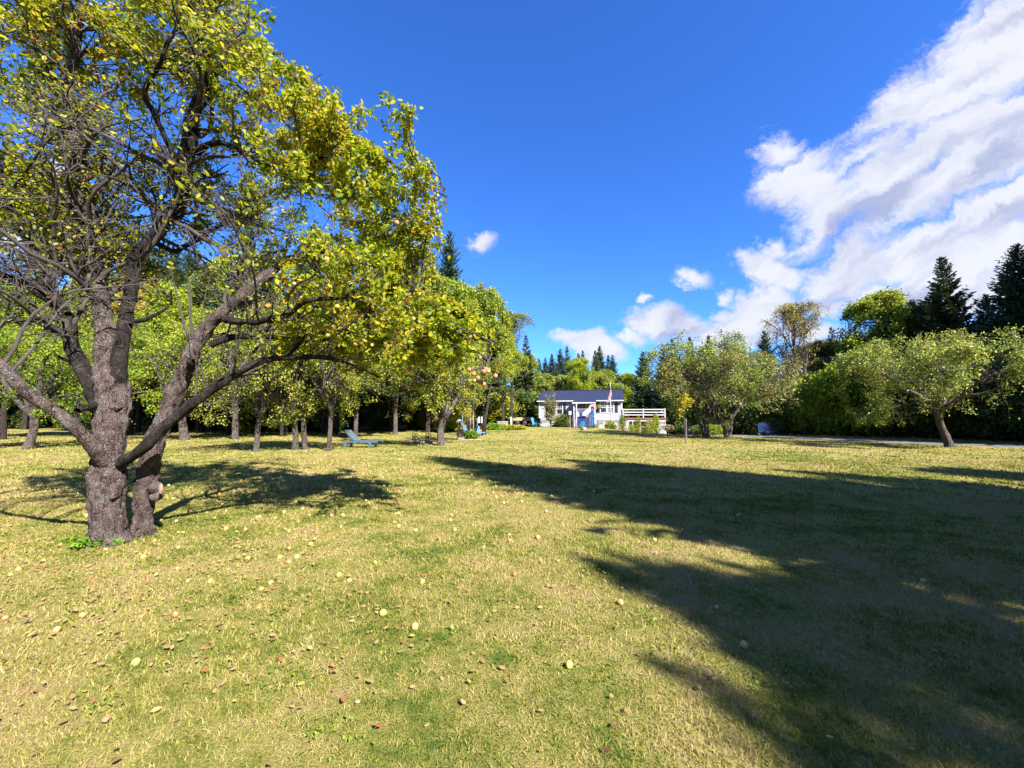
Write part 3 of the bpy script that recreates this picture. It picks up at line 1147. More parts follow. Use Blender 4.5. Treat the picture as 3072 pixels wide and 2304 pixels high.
def big_tree():
    base = at(240 * S_, 1160 * S_, TY)
    base.z = float(hz(base.x, base.y))
    root = empty('apple_tree', base, 0, 'large old apple tree with forked trunk and yellow-green leaves, nearest the camera', 'tree')
    off = np.array(base)
    main = limb([(228, 1190, 56, 5.25), (229, 1168, 44, 5.25), (231, 1140, 34, 5.25), (234, 1080, 29, 5.25), (238, 985, 28, 5.3), (242, 900, 31, 5.3), (240, 840, 28, 5.35), (236, 775, 24, 5.4), (222, 690, 18, 5.45), (205, 600, 15, 5.5),
                 (196, 500, 14, 5.5), (183, 400, 13, 5.45), (168, 300, 12, 5.4), (152, 200, 10, 5.35), (160, 100, 9, 5.3), (175, 0, 8, 5.3), (185, -120, 6, 5.3)], 200, .92)
    stem2 = limb([(306, 1165, 32, 5.6), (306, 1140, 23, 5.6), (306, 1112, 19, 5.6), (316, 1050, 22, 5.55), (322, 1000, 22, 5.5), (345, 930, 20, 5.5), (372, 860, 20, 5.5), (400, 795, 18, 5.5), (440, 725, 15, 5.5), (488, 672, 13, 5.5),
                  (555, 612, 12, 5.6), (620, 560, 9, 5.8), (700, 545, 7, 6.0), (800, 552, 5, 6.2), (870, 582, 3, 6.3)], 180, .86)
    l1 = limb([(225, 1000, 18, 5.2), (195, 968, 16, 5.0), (150, 925, 15, 4.8), (80, 860, 14, 4.6), (15, 800, 13, 4.4), (-60, 740, 12, 4.3), (-200, 640, 9, 4.2), (-330, 520, 5, 4.2)])
    l2 = limb([(236, 905, 22, 5.35), (202, 845, 22, 5.35), (170, 770, 17, 5.35), (145, 715, 15, 5.35), (112, 640, 15, 5.3), (72, 555, 12, 5.3), (40, 475, 10, 5.3), (15, 400, 8, 5.3), (-20, 300, 6, 5.3), (-50, 190, 4, 5.3)])
    l2b = limb([(120, 660, 11, 5.3), (90, 640, 10, 5.2), (45, 618, 9, 5.1), (0, 600, 8, 5.0), (-70, 590, 6, 4.9), (-180, 560, 3, 4.8)])
    l3b = limb([(190, 500, 14, 5.5), (170, 420, 13, 5.7), (150, 320, 12, 5.9), (125, 230, 11, 6.0), (98, 130, 10, 6.1), (70, 50, 8, 6.2), (40, -40, 6, 6.3)])
    l4 = limb([(250, 840, 22, 5.35), (266, 740, 17, 5.4), (280, 640, 16, 5.5), (298, 560, 16, 5.6), (335, 500, 16, 5.6), (372, 455, 16, 5.6), (395, 400, 18, 5.55), (412, 320, 19, 5.5), (428, 230, 17, 5.45), (440, 120, 15, 5.3), (447, 0, 13, 5.2), (455, -110, 9, 5.1)], 60)
    l4b = limb([(425, 330, 11, 5.5), (460, 312, 8, 5.4), (505, 322, 7, 5.4), (560, 345, 6, 5.5), (620, 352, 5, 5.6), (690, 340, 4, 5.7), (760, 330, 2.5, 5.8)])
    l4c = limb([(400, 400, 9, 5.5), (375, 330, 8, 5.2), (345, 270, 7, 5.0), (330, 200, 6, 4.8), (355, 120, 5, 4.7), (380, 40, 4, 4.6)])
    l4d = limb([(432, 200, 10, 5.4), (465, 160, 8, 5.5), (510, 130, 7, 5.6), (560, 118, 5, 5.7), (610, 120, 3, 5.8)])
    l6 = limb([(262, 1000, 15, 5.25), (300, 975, 15, 5.15), (345, 935, 14, 5.1), (400, 880, 14, 5.1), (445, 845, 12, 5.1), (500, 808, 11, 5.1), (560, 785, 9, 5.2), (640, 772, 8, 5.3), (700, 772, 7, 5.4), (760, 786, 4, 5.5), (820, 815, 2.5, 5.6)], 50)
    l6b = limb([(610, 775, 7, 5.3), (645, 742, 6, 5.3), (690, 722, 4.5, 5.3), (740, 714, 3.5, 5.4), (800, 722, 2.5, 5.5)])
    l7 = limb([(455, 745, 10, 5.55), (500, 732, 9, 5.6), (560, 725, 8, 5.7), (630, 732, 6, 5.9), (720, 735, 4, 6.2), (850, 745, 3, 6.5), (1000, 780, 2, 6.8)])
    l7b = limb([(555, 725, 6, 5.7), (610, 690, 6, 5.7), (680, 668, 5, 5.8), (780, 665, 4, 6.0), (900, 690, 3, 6.2), (1000, 735, 2, 6.3)])
    l8 = limb([(490, 690, 12, 5.5), (530, 700, 9, 5.3), (600, 690, 8, 5.0), (680, 650, 6, 4.8), (760, 630, 4, 4.7)])
    l9 = limb([(330, 520, 9, 5.6), (380, 540, 7, 6.2), (450, 500, 6, 6.8), (540, 440, 5, 7.3), (640, 400, 4, 7.6), (740, 380, 3, 7.8)])
    l10 = limb([(210, 600, 10, 5.5), (160, 560, 8, 6.0), (100, 540, 7, 6.6), (30, 500, 5, 7.2), (-60, 440, 4, 7.5)])
    l11 = limb([(870, 660, 4, 6.2), (960, 670, 4, 6.0), (1040, 700, 3.5, 5.6), (1062, 745, 2.5, 5.3), (1045, 800, 1.5, 5.1)])
    l12 = limb([(800, 620, 4, 6.3), (900, 650, 4, 6.6), (1000, 685, 3, 6.7), (1090, 730, 2, 6.6)])
    l13 = limb([(850, 745, 3, 6.5), (930, 700, 3, 6.2), (1010, 700, 2.5, 5.9), (1080, 740, 2, 5.8)])
    l14 = limb([(760, 330, 4, 5.8), (830, 340, 4, 5.9), (900, 390, 3, 5.9), (960, 430, 2, 5.8)])
    stubs = [limb([(205, 870, 9, 5.2), (180, 868, 9, 5.0), (165, 872, 8, 4.9)], 10), limb([(165, 770, 6, 5.3), (135, 775, 5, 5.2), (110, 762, 3, 5.2)], 10),
             limb([(270, 700, 7, 5.4), (310, 690, 6, 5.4), (345, 670, 3, 5.5), (375, 630, 2, 5.5)], 14), limb([(410, 800, 10, 5.4), (425, 792, 12, 5.3), (432, 790, 9, 5.3)], 8)]

    def tube_obj(name, arrs, m, rug, mat=M['bark'], parent=root):
        v, f = join([tubes(gnarl(a[None, :, :3] , g, 3 + i, 2.6), a[None, :, 3], m, rug, 40 + i) for i, (a, g) in enumerate(arrs)])
        return link(name, mesh_np(name, v - off, [f], mat, True), parent)

    tube_obj('trunk', [(main, .03)], 44, .34)
    tube_obj('trunk', [(stem2, .03)], 36, .38)
    # swollen burls on both stems
    bv = MB()
    for vx, vy, dep, r in ((246, 1062, 5.22, .10), (218, 1064, 5.24, .08), (334, 1052, 5.53, .085), (338, 1072, 5.55, .075), (220, 868, 5.22, .06), (250, 880, 5.24, .06)):
        p = at(vx * S_, vy * S_, dep) - base
        prof = [(r * math.sin(a), -r * .95 * math.cos(a)) for a in np.linspace(.1, math.pi - .1, 14)]
        bv.lathe(prof, 20, p, 1, .9)
    vb = np.array(bv.v)
    vb = vb + vb * 0 + np.stack([wob(vb, 5, 14), wob(vb, 6, 14), wob(vb, 7, 14)], -1) * .022
    bv.v = [tuple(q) for q in vb]
    o = bv.build('burl', M['bark'], root, smooth=True)
    o['kind'] = 'stuff'
    sc_ = MB()
    p = at(347 * S_, 1056 * S_, 5.40) - base
    sc_.lathe([(.006, -.07), (.03, -.05), (.038, 0), (.03, .05), (.006, .07)], 12, p, .8, .4)
    sc_.build('pruning_scar', M['carved'], root, smooth=True)
    tube_obj('limb', [(l1, .05)], 16, .26)
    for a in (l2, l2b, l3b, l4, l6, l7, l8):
        tube_obj('limb', [(a, .05)], 16, .28, M['bark_limb_shaded'])
    tube_obj('branches', [(a, .08) for a in (l4b, l4c, l4d, l6b, l7b, l9, l10, l11, l12, l13, l14, *stubs)], 8, .2, M['bark_limb_shaded'])

    env = (np.array([-4.72, 5.5, 4.8]), np.array([3.75, 4.3, 3.8]), -.48)

    def resamp(a, K=24):
        t = np.linspace(0, len(a) - 1, K).astype(int)
        return a[t]
    src = [resamp(a) for a in (main[70:], stem2[90:], l1[12:], l2, l2b, l3b, l4, l4b, l4c, l4d, l6[12:], l6b, l7, l7b, l8, l9, l10, l11, l12, l13, l14)]
    P0 = np.array([a[:, :3] for a in src])
    R0 = np.array([a[:, 3] for a in src])
    P1, R1 = grow(P0, R0, 250, .25, 1, 1.7, 55, 10, .2, .08, .42, env, .008)
    P2, R2 = grow(P1, R1, 1500, .12, 1, .85, 52, 7, .26, .02, .55, env, .0042)
    P2b, R2b = grow(P0, R0, 230, .3, 1, .8, 70, 7, .28, .1, .3, env, .004)
    # water shoots standing up from the lower right limbs
    low = [resamp(a) for a in (stem2[90:], l6[12:], l7, l8)]
    Ps, Rs = grow(np.array([a[:, :3] for a in low]), np.array([a[:, 3] for a in low]), 52, .05, .8, 1.15, 75, 8, .07, .75, .3, None, .003)
    P2 = np.concatenate([P2, P2b])
    R2 = np.concatenate([R2, R2b])
    P3, R3 = grow(P2, R2, 8500, .1, 1, .34, 50, 4, .32, 0, .6, env, .0026)

    def clear(P):
        """the pruned side towards the lawn stays open below head height"""
        m = P.mean(1)
        tip = P[:, -1]
        low_ = (tip[:, 2] < 3.0) & (tip[:, 1] < 5.0) & (tip[:, 0] < -1.5)
        gone = (tip[:, 2] < np.where(tip[:, 0] > -1.6, 2.1, 2.45)) | low_ | ((tip[:, 1] < 3.0) & (tip[:, 2] < 4.2))
        gone |= (tip[:, 0] > -1.45) & (tip[:, 2] > 3.35) & (tip[:, 2] < 4.25)
        return ~gone
    k1, k2, k3 = clear(P1), clear(P2), clear(P3)
    tw = [tubes(P1[k1], R1[k1], 6, .1), tubes(P2[k2], R2[k2], 4), tubes(Ps, Rs, 4)]
    v, f = join(tw)
    link('branches', mesh_np('branches', v - off, [f], M['twig_dark'], True), root)
    v, f = tubes(P3[k3], R3[k3], 3)
    o = link('twigs', mesh_np('twigs', v - off, [f], M['twig'], False), root)
    o['kind'] = 'stuff'

    def keep(c):
        e = env_dist(c, env)
        pr = np.clip((e - .26) * 2.8, .08, 1) * 1.15
        # thin interior low down, full towards the upper right
        pr = pr * np.where(c[:, 2] < 3.7, np.where(c[:, 0] > -3.3, 1.0, .12), 1.0)
        pr = pr * np.where(c[:, 2] - 1.6 < c[:, 1] * 1.0, np.clip(np.where(c[:, 2] > 4.0, .62, .34) + (c[:, 0] + 5.6) * .22, np.where(c[:, 2] > 4.0, .55, .3), 1), 1)
        pr = pr * np.clip(.88 + wob(c, 91, 1.5) * .95, .05, 1)
        pr = pr * np.where((c[:, 1] < 5.3) & (e < .86) & (c[:, 0] < -3.1) & (c[:, 2] - 1.6 < c[:, 1] * 1.05), .3, 1)
        pr = pr * np.where((c[:, 2] < 3.2), np.where(c[:, 1] < 5.4, .35, .8), 1)
        pr = pr * np.where((c[:, 0] > -1.6) & (c[:, 2] > 3.35) & (c[:, 2] < 4.3), .1, 1)
        near = (c[:, 1] < 4.4) & (c[:, 2] - 1.6 < c[:, 1] * 1.05)
        pr = pr * np.where(near, .22, 1)
        return rng.uniform(0, 1, len(c)) < pr
    Pl = P3[k3]
    lv, lf, lr = leaves(Pl, 300000, .058, .05, .035, True, keep=keep, upn=.4, clump=4, szvar=.5)
    c = link('crown', mesh_np('crown', lv - off, [lf], M['leaf_near'], False, lr), root)
    # apples hanging in the outer right of the crown
    tips = Pl[:, -1]
    pool = tips[(tips[:, 0] > -3.3) & (tips[:, 2] > 2.3) & (tips[:, 2] < 5.4)]
    w = wob(pool, 12, 1.6)
    pool = pool[np.argsort(-w)[:400]]
    pool = pool[rng.permutation(len(pool))[:70]]
    return root, base, pool


am = MB().lathe([(.006, -.030), (.020, -.034), (.032, -.022), (.038, -.002), (.035, .018), (.022, .031), (.009, .029), (.003, .024)], 12)
ao = am.build('apple', M['apple'], smooth=True)
APPLE = ao.data
bpy.data.objects.remove(ao)
root, tbase, pool = big_tree()
for p in pool:
    o = link('apple', APPLE, root, Vector(p) - tbase - Vector((0, 0, .05)))
    s = random.uniform(.7, 1.0)
    o.scale = (s, s, s)
# the hanging cluster low on the right
for k in range(13):
    p = at(random.gauss(1037, 14) * S_, random.gauss(803, 17) * S_, random.uniform(4.9, 5.2)) - tbase
    o = link('apple', APPLE, root, p)
    o.scale = (.85,) * 3
    if k % 5:
        o.material_slots[0].link = 'OBJECT'
        o.material_slots[0].material = M['ripe']
cl = MB()
a0, a1 = at(1022 * S_, 735 * S_, 5.15) - tbase, at(1040 * S_, 822 * S_, 5.05) - tbase
mid = (a0 + a1) / 2 + Vector((.03, 0, .02))
a00 = at(960 * S_, 700 * S_, 5.6) - tbase
cl.tube([a00 + Vector((-.7, .2, .1)), a00, a0, mid, a1], [.012, .009, .006, .004, .002], 5)
cl.build('fruiting_twig', M['twig'], root, smooth=True)

# ground ivy tuft at its foot
tf = rng.normal(size=(260, 2)) * np.array([.16, .09])
ctr = np.array([tbase.x + .02, tbase.y - .28])


def leaf_tuft(name, centre_xy, n_, spr, h, size, mat, parent=None, upw=.5):
    xy = np.array(centre_xy) + rng.normal(size=(n_, 2)) * np.array(spr)
    c = np.stack([xy[:, 0], xy[:, 1], hz(xy[:, 0], xy[:, 1]) + rng.uniform(0, h, n_)], 1)
    P = np.stack([c, c + np.array([0, 0, .01])], 1)
    v, f, r = leaves(P, n_ * 2, size, 0, .01, True, upn=upw)
    return link(name, mesh_np(name, v, [f], mat, False, r), parent)


tag(leaf_tuft('ground_ivy', ctr, 150, (.13, .06), .1, .05, M['shrubgreen']), 'small green weeds growing at the foot of the largest tree', 'weeds')

# fallen apples, one object each
cnt = 0
while cnt < 150:
    u = random.random()
    if u < .55:
        x, y = random.gauss(-3.6, 2.2), random.gammavariate(3.2, 1.9) + 1.6
    elif u < .85:
        x, y = random.uniform(-9, 1.0), random.uniform(3, 15)
    else:
        x, y = random.uniform(-4, 4), random.uniform(2.6, 9)
    if abs(x) > 1.3 * y or y < 2.2 or math.hypot(x - tbase.x, y - tbase.y) < .5: continue
    o = link('fallen_apple', APPLE, None, (x, y, float(hz(x, y)) + .022))
    o.rotation_euler = (random.uniform(0, 6), random.uniform(0, 6), 0)
    s = random.uniform(.45, .78)
    o.scale = (s, s, s)
    tag(o, 'small yellow apple fallen on the lawn around the large apple tree', 'apple', 'apples lying on the lawn')
    cnt += 1

# ------------------------------------------------------------------ the other orchard trees
def ground_tree(key, name, px, Y, toppx, label, group, leafmat=None, barkmat=None, wide=1.0, cat='tree', rz=None, tilt=0.0):
    p = on_lawn(px, Y)
    h = at(px, toppx, Y).z - p.z
    return place(key, name, p, h, label, group, cat, leafmat, barkmat, rz, wide, tilt)


ORCH = 'apple trees of the shady grove on the left'
ground_tree('apple_a', 'apple_tree', 100, 20, 950, 'leaning apple tree with bright green crown behind the low left limb', ORCH, M['leaf_bright'], wide=.85)
ground_tree('apple_c', 'apple_tree', 772, 18.2, 1010, 'gnarled apple tree with many bare grey twigs, leftmost in the grove', ORCH, M['leaf_dim'], wide=.9, rz=.4)
ground_tree('apple_b', 'apple_tree', 715, 28, 960, 'old grey apple tree half hidden behind the gnarled leftmost grove tree', ORCH, M['leaf_dim'], rz=2.0)
ground_tree('apple_b', 'apple_tree', 893, 19.0, 930, 'slim leaning tree, left one of the touching pair', ORCH, M['leaf_dim'], wide=.8, rz=1.2, tilt=.06)
ground_tree('apple_c', 'apple_tree', 925, 19.4, 960, 'slim leaning tree, right one of the touching pair', ORCH, M['leaf_dim'], wide=.75, rz=3.4, tilt=.08)
ground_tree('apple_b', 'apple_tree', 990, 18.6, 990, 'single slim apple tree left of the mint lounge chair', ORCH, M['leaf_dim'], wide=.8, rz=5.1, tilt=.05)
ground_tree('apple_a', 'apple_tree', 1323, 22.6, 985, 'forked grey apple tree beside the two little iron fence panels', ORCH, M['leaf_dim'], rz=.2, wide=.95)
ground_tree('apple_a', 'apple_tree', 560, 27, 960, 'apple tree behind the second stem of the largest tree', ORCH, M['leaf_bright'], rz=2.7)
ground_tree('apple_b', 'apple_tree', 330, 30, 950, 'bright green tree seen between the two left limbs', ORCH, M['leaf_bright'], rz=1.7)
# tall thick trunks
SPG = 'spruces with bare lower trunks in the grove'
for px, Y, top, lab, wide in ((1070, 29, 850, 'thick scaly trunked spruce just behind the mint lounge chair', 1.0), (1188, 34, 820, 'pale thick trunked spruce standing alone in a sunlit patch', 1.0),
                              (1285, 37, 800, 'dark trunked spruce behind the little iron fence panels', 1.0), (975, 35, 840, 'dark trunked spruce deep between the slim apple trees', .9),
                              (850, 31, 860, 'thin dark spruce behind the leaning pair', .8), (600, 36, 800, 'dark spruce deep behind the second stem', 1.0), (1450, 44, 900, 'dark trunked conifer behind the blue chairs', .9)):
    ground_tree('spruce_c', 'spruce_tree', px, Y, top, lab, SPG, M['needle_olive'], M['bark_far'] if px == 1188 or px == 1070 else None, wide, rz=px * .37)
ground_tree('spruce_a', 'spruce_tree', 1342, 47, 690, 'tall pointed spruce rising above the grove against the sky', None, M['needle'], wide=.62)
ground_tree('tall_a', 'tree', 1450, 43, 885, 'rounded green tree right of the tall pointed spruce', 'broadleaf trees at the right edge of the grove', M['leaf_grove'])
ground_tree('tall_b', 'tree', 1350, 39, 850, 'broad yellow-green tree behind the forked grey apple tree', 'broadleaf trees at the right edge of the grove', M['leaf_grove'], wide=.9)
ground_tree('airy', 'tree', 1535, 50, 945, 'sparse leaved tree with thin twigs at the edge of the grove', 'broadleaf trees at the right edge of the grove', M['leaf_grove'])
ground_tree('tall_a', 'tree', 1510, 47, 1010, 'low yellow-green tree behind the hosta bed', 'broadleaf trees at the right edge of the grove', M['leaf_bright'], wide=1.0)
ground_tree('spruce_thin', 'spruce_tree', 1579, 60, 1000, 'slim yellowish conifer left of the house roof', None, M['needle_olive'])
ground_tree('tall_a', 'tree', 1578, 64, 1075, 'soft green tree just left of the blue roof', None, M['leaf_olive'], wide=1.2)
ground_tree('tall_b', 'tree', 1420, 34, 1075, 'small olive tree overhanging the blue lounge chair', None, M['leaf_olive'], wide=.85)

# sunlit layer seen between the stems of the large tree
for px, Y, top, mt, lab, wd in ((240, 31, 900, 'leaf_bright', 'fresh green tree seen left of the large forked trunk', .9), (395, 33, 850, 'leaf_gold', 'golden yellow tree seen between the two large stems', .9), (500, 32, 880, 'leaf_bright', 'bright tree just right of the second large stem', .9),
                                (610, 37, 870, 'leaf_grove', 'yellow-green tree above the leftmost gnarled grove tree', 1.0), (20, 28, 880, 'leaf_bright', 'fresh green tree at the left edge of the photo', .9), (1010, 35, 930, 'leaf_grove', 'yellow-green tree above the mint lounge chair', 1.1),
                                (860, 33, 940, 'leaf_bright', 'yellow-green tree above the leaning pair', 1.1), (1180, 38, 900, 'leaf_grove', 'yellow-green tree above the pale thick trunk', 1.1)):
    ground_tree(random.choice(['tall_a', 'tall_b']), 'tree', px, Y, top, lab, 'sunlit trees of the grove', M[mt], wide=wd)

# left and back woodland
random.seed(9)
k = 0
for px in range(-900, 1330, 72):
    for row, (Y, t0) in enumerate(((44, 800), (54, 730), (66, 720))):
        if row and (k % 2): pass
        p = px + random.uniform(-40, 40) + row * 30
        top = t0 + random.uniform(-70, 90) + (110 if random.random() < .4 else 0)
        if p > 1180: top = max(top, 900)
        kind = random.random()
        if kind < .68:
            ground_tree(random.choice(['spruce_a', 'spruce_b', 'spruce_c', 'spruce_thin']), 'spruce_tree', p, Y + random.uniform(-3, 3), top, 'dark green spruce in the woodland behind the left grove', 'spruces of the left woodland', random.choice([M['needle'], M['needle_olive']]), wide=.85)
        else:
            ground_tree(random.choice(['tall_a', 'tall_b']), 'tree', p, Y + random.uniform(-3, 3), top + 110, 'yellow-green broadleaf tree in the woodland behind the left grove', 'broadleaf trees of the left woodland', random.choice([M['leaf_grove'], M['leaf_bright'], M['leaf_olive'], M['leaf_gold']]))
    k += 1
for px in range(-300, 1450, 130):
    ground_tree(random.choice(['bush_a', 'bush_b']), 'bush', px + random.uniform(-30, 30), 40 + random.uniform(-3, 4), 1190 + random.uniform(-30, 40), 'leafy bush at the shaded edge of the left woodland', 'bushes along the left woodland', random.choice([M['leaf_green'], M['leaf_grove'], M['leaf_green']]), cat='bush', wide=1.2)

# behind the house
HB = 'spruces behind the house'
for px, top, Y in ((1617, 1074, 92), (1637, 1072, 88), (1657, 1060, 84), (1682, 1045, 78), (1703, 1037, 82), (1737, 1058, 84), (1750, 1050, 82), (1788, 1050, 78), (1801, 1036, 82), (1827, 1064, 80), (1840, 1064, 84), (1812, 1085, 74), (1725, 1080, 90), (1670, 1090, 72)):
    ground_tree(random.choice(['spruce_b', 'spruce_a']), 'spruce_tree', px, Y, top, 'pointed dark spruce standing behind the blue roof', HB, random.choice([M['needle'], M['needle_olive']]), wide=.72)
ground_tree('tall_b', 'tree', 1742, 64, 1080, 'round yellow-green tree directly behind the blue roof', None, M['leaf_bright'], wide=1.05)
ground_tree('tall_a', 'tree', 1815, 70, 1120, 'olive green tree behind the flagpole', None, M['leaf_olive'], wide=1.5)
ground_tree('tall_b', 'tree', 1690, 70, 1130, 'low olive tree behind the left half of the roof', None, M['leaf_olive'], wide=1.5)
ground_tree('tall_a', 'tree', 1640, 66, 1130, 'grey-green tree behind the left end of the roof', None, M['leaf_olive'], wide=1.6)
ground_tree('tall_b', 'tree', 1885, 64, 1128, 'soft green tree behind the right end of the house', None, M['leaf_grove'], wide=1.4)
ground_tree('spruce_a', 'spruce_tree', 1932, 56, 1052, 'dense dark spruce behind the white deck railing', None, M['needle'], wide=.9)
ground_tree('spruce_a', 'spruce_tree', 1985, 54, 1100, 'low dark spruce right of the deck', None, M['needle'], wide=1.2)
RB = 'spruces behind the two right-hand apple trees'
for px, top, Y in ((1993, 1031, 62), (2022, 1014, 60), (2008, 1026, 66), (2075, 1009, 62), (2133, 1004, 60), (2186, 1014, 60), (2230, 1042, 60), (2303, 990, 52), (2100, 1050, 58), (2260, 1060, 60)):
    ground_tree(random.choice(['spruce_a', 'spruce_b']), 'spruce_tree', px, Y, top, 'spruce top showing above the two right-hand apple trees', RB, random.choice([M['needle'], M['needle_olive']]), wide=.8)

for k, px in enumerate(range(1390, 2420, 44)):
    ground_tree(random.choice(['bush_a', 'bush_b']), 'bush', px + random.uniform(-15, 15), (58 if px < 1600 else 70) + random.uniform(-3, 3), 1175 + random.uniform(-22, 22), 'bushy undergrowth behind the house and lawn', 'undergrowth behind the house', random.choice([M['leaf_grove'], M['leaf_olive'], M['leaf_green']]), cat='bush', wide=1.6)
# twin apple trees right of the house, sapling, lone apple tree
TW = 'apple trees on the right of the lawn'
ground_tree('apple_two', 'apple_tree', 2112, 31.5, 1015, 'grey-stemmed apple tree, left one of the pair near the house', TW, M['leaf_olive'], wide=1.1, rz=.2)
ground_tree('apple_two_b', 'apple_tree', 2182, 30.8, 1045, 'rusty-leaved drooping apple tree, right one of the pair near the house', TW, M['leaf_rust'], wide=1.1, rz=-.3)
ground_tree('apple_wide', 'apple_tree', 2835, 21.3, 1005, 'wide spreading apple tree standing alone before the dark hedge', TW, M['leaf_olive'], wide=.92, rz=.5)

# right woodland
RG = 'trees of the right woodland'
ground_tree('airy', 'tree', 2398, 42, 915, 'tall thin golden tree with visible forked branches', RG, M['leaf_gold'], M['bark_far'], wide=1.0, rz=.6)
ground_tree('spruce_thin', 'spruce_tree', 2509, 46, 975, 'yellowish conifer right of the tall golden tree', RG, M['needle_olive'])
ground_tree('tall_b', 'tree', 2440, 48, 1040, 'low orange-tinted tree behind the tall golden tree', RG, M['leaf_rust'], wide=1.5)
ground_tree('tall_a', 'tree', 2550, 46, 1030, 'olive tree between the golden tree and the large light green one', RG, M['leaf_olive'], wide=1.4)
ground_tree('tall_b', 'tree', 2665, 40, 888, 'large light green tree left of the right-hand spruces', RG, M['leaf_grove'], wide=1.1)
ground_tree('tall_a', 'tree', 2760, 38, 930, 'leafy green tree behind the lone wide apple tree', RG, M['leaf_green'], wide=1.1)
ground_tree('spruce_b', 'spruce_tree', 2862, 35, 768, 'tall spruce with open pointed top on the right', RG, M['needle_olive'], wide=1.15)
ground_tree('spruce_big', 'spruce_tree', 3100, 28, 730, 'broad black-green spruce at the right edge of the photo', RG, M['needle'], wide=1.1)
ground_tree('spruce_big', 'spruce_tree', 2985, 33, 880, 'dark spruce between the pointed one and the edge spruce', RG, M['needle'], wide=.9)
ground_tree('spruce_a', 'spruce_tree', 3300, 24, 700, 'dark spruce beyond the right edge of the driveway', RG, M['needle'], wide=1.1)
ground_tree('spruce_big', 'spruce_tree', 2760, 46, 950, 'dark spruce at the back of the right woodland', RG, M['needle'], wide=1.1)
ground_tree('spruce_a', 'spruce_tree', 2380, 58, 1080, 'dark spruce behind the tall golden tree', RG, M['needle'], wide=1.4)
RH = 'bushes of the hedge behind the driveway'  # most take dark leaves that stand in for the deep hedge shade
for px, Y, top, mt, lab in ((2330, 39, 1150, 'leaf_green', 'dark green hedge bush right of the two blue garden chairs'), (2420, 36, 1130, 'leaf_grove', 'hedge bush directly below the tall golden tree'),
                            (2500, 34, 1110, 'leaf_bright', 'bright yellow-green hedge bush right of the golden tree'), (2590, 33, 1075, 'leaf_bright', 'tallest bright yellow-green hedge bush left of the lone apple tree'),
                            (2690, 32, 1050, 'leaf_bright', 'bright hedge bush touching the left side of the lone apple crown'), (2770, 31, 1090, 'leaf_green', 'dark hedge bush behind the left half of the lone apple tree'),
                            (2850, 30, 1040, 'leaf_green', 'dark hedge bush right behind the lone apple trunk'), (2940, 29, 1090, 'leaf_green', 'dark hedge bush behind the right half of the lone apple tree'),
                            (3030, 27, 1080, 'leaf_green', 'dark hedge bush below the right edge spruce'), (3130, 25, 1060, 'leaf_green', 'dark hedge bush at the very right edge'),
                            (2250, 44, 1160, 'leaf_green', 'dark hedge bush behind the two blue garden chairs'), (2190, 46, 1190, 'leaf_green', 'dark bush behind the rusty drooping apple tree'),
                            (2120, 48, 1190, 'leaf_green', 'dark bush behind the stems of the left paired apple tree'), (2050, 50, 1170, 'leaf_green', 'dark bush behind the yellow sapling'), (3240, 23, 1050, 'leaf_green', 'dark hedge bush beyond the right edge')):
    ground_tree(random.choice(['bush_a', 'bush_b']), 'bush', px, Y, top, lab, RH, M[mt], cat='bush', wide=.8 if Y < 40 else .9)
for px, Y, top in ((2290, 44, 1180), (2370, 43, 1140), (2460, 40, 1130), (2545, 38, 1120), (2635, 37, 1100), (2725, 36, 1080), (2815, 35, 1060), (2905, 34, 1060), (2990, 32, 1050), (3080, 30, 1040), (3190, 28, 1000)):
    ground_tree(random.choice(['spruce_a', 'spruce_b']), 'spruce_tree', px, Y, top, 'low dark conifer filling the shade behind the driveway', 'conifers behind the driveway hedge', M['needle'], wide=1.9)
# woodland carries on beyond, closing the horizon
for k in range(64):
    a = random.uniform(-1.35, 1.5)
    Y = random.uniform(78, 112)
    x = a * Y
    if -12 < x < 30 and Y < 88: Y += 20
    h = random.uniform(7, 11.5)
    place(random.choice(['spruce_a', 'spruce_b', 'tall_a', 'spruce_b']), 'forest_tree', (x, Y, float(hz(x, Y))), h, 'far tree of the wood that closes the horizon', 'far trees on the horizon', 'tree', None, None, None, 1.5)

# tall trees to the right of the photographer that shade the lawn
for (x, y, h, key, wd) in ((11.0, -1.9, 19.5, 'spruce_c', .68), (14.4, -.5, 17, 'spruce_a', .75), (17.2, .7, 12.5, 'spruce_a', .85), (13.2, .2, 14, 'tall_b', .5), (9.35, -5.4, 9.8, 'airy', .55), (9.55, -6.15, 10.8, 'tall_a', .42), (9.9, -5.0, 9.4, 'tall_b', .3), (10.3, -6.1, 11.0, 'spruce_c', .55), (8.9, -6.6, 10.4, 'spruce_thin', .9), (10.4, -3.3, 15, 'spruce_c', .42), (10.3, -5.6, 11, 'spruce_a', .4), (9.4, -7.9, 11.5, 'spruce_c', .5), (13.5, -5.5, 18, 'spruce_a', .7), (17.5, -3.0, 17, 'spruce_big', .7), (19, -7, 18, 'spruce_a', .8), (20.5, 2.2, 10, 'tall_a', 1.0), (15.9, -4.4, 17, 'tall_b', .75)):
    place(key, 'tree', (x, y, float(hz(x, y))), h, 'tall tree standing to the right outside the photo, shading the lawn', 'shade trees outside the photo', 'tree', None, None, None, wd)

# darker spruces that close the grove canopy
for px, Y, top in ((520, 38, 820), (690, 34, 800), (780, 39, 830), (905, 38, 840), (1125, 40, 860), (1230, 43, 860), (420, 36, 790), (1010, 43, 830)):
    ground_tree('spruce_c', 'spruce_tree', px, Y, top, 'dark trunked spruce deep in the shade of the grove', 'dark spruces deep in the grove', M['needle'], None, 1.0)

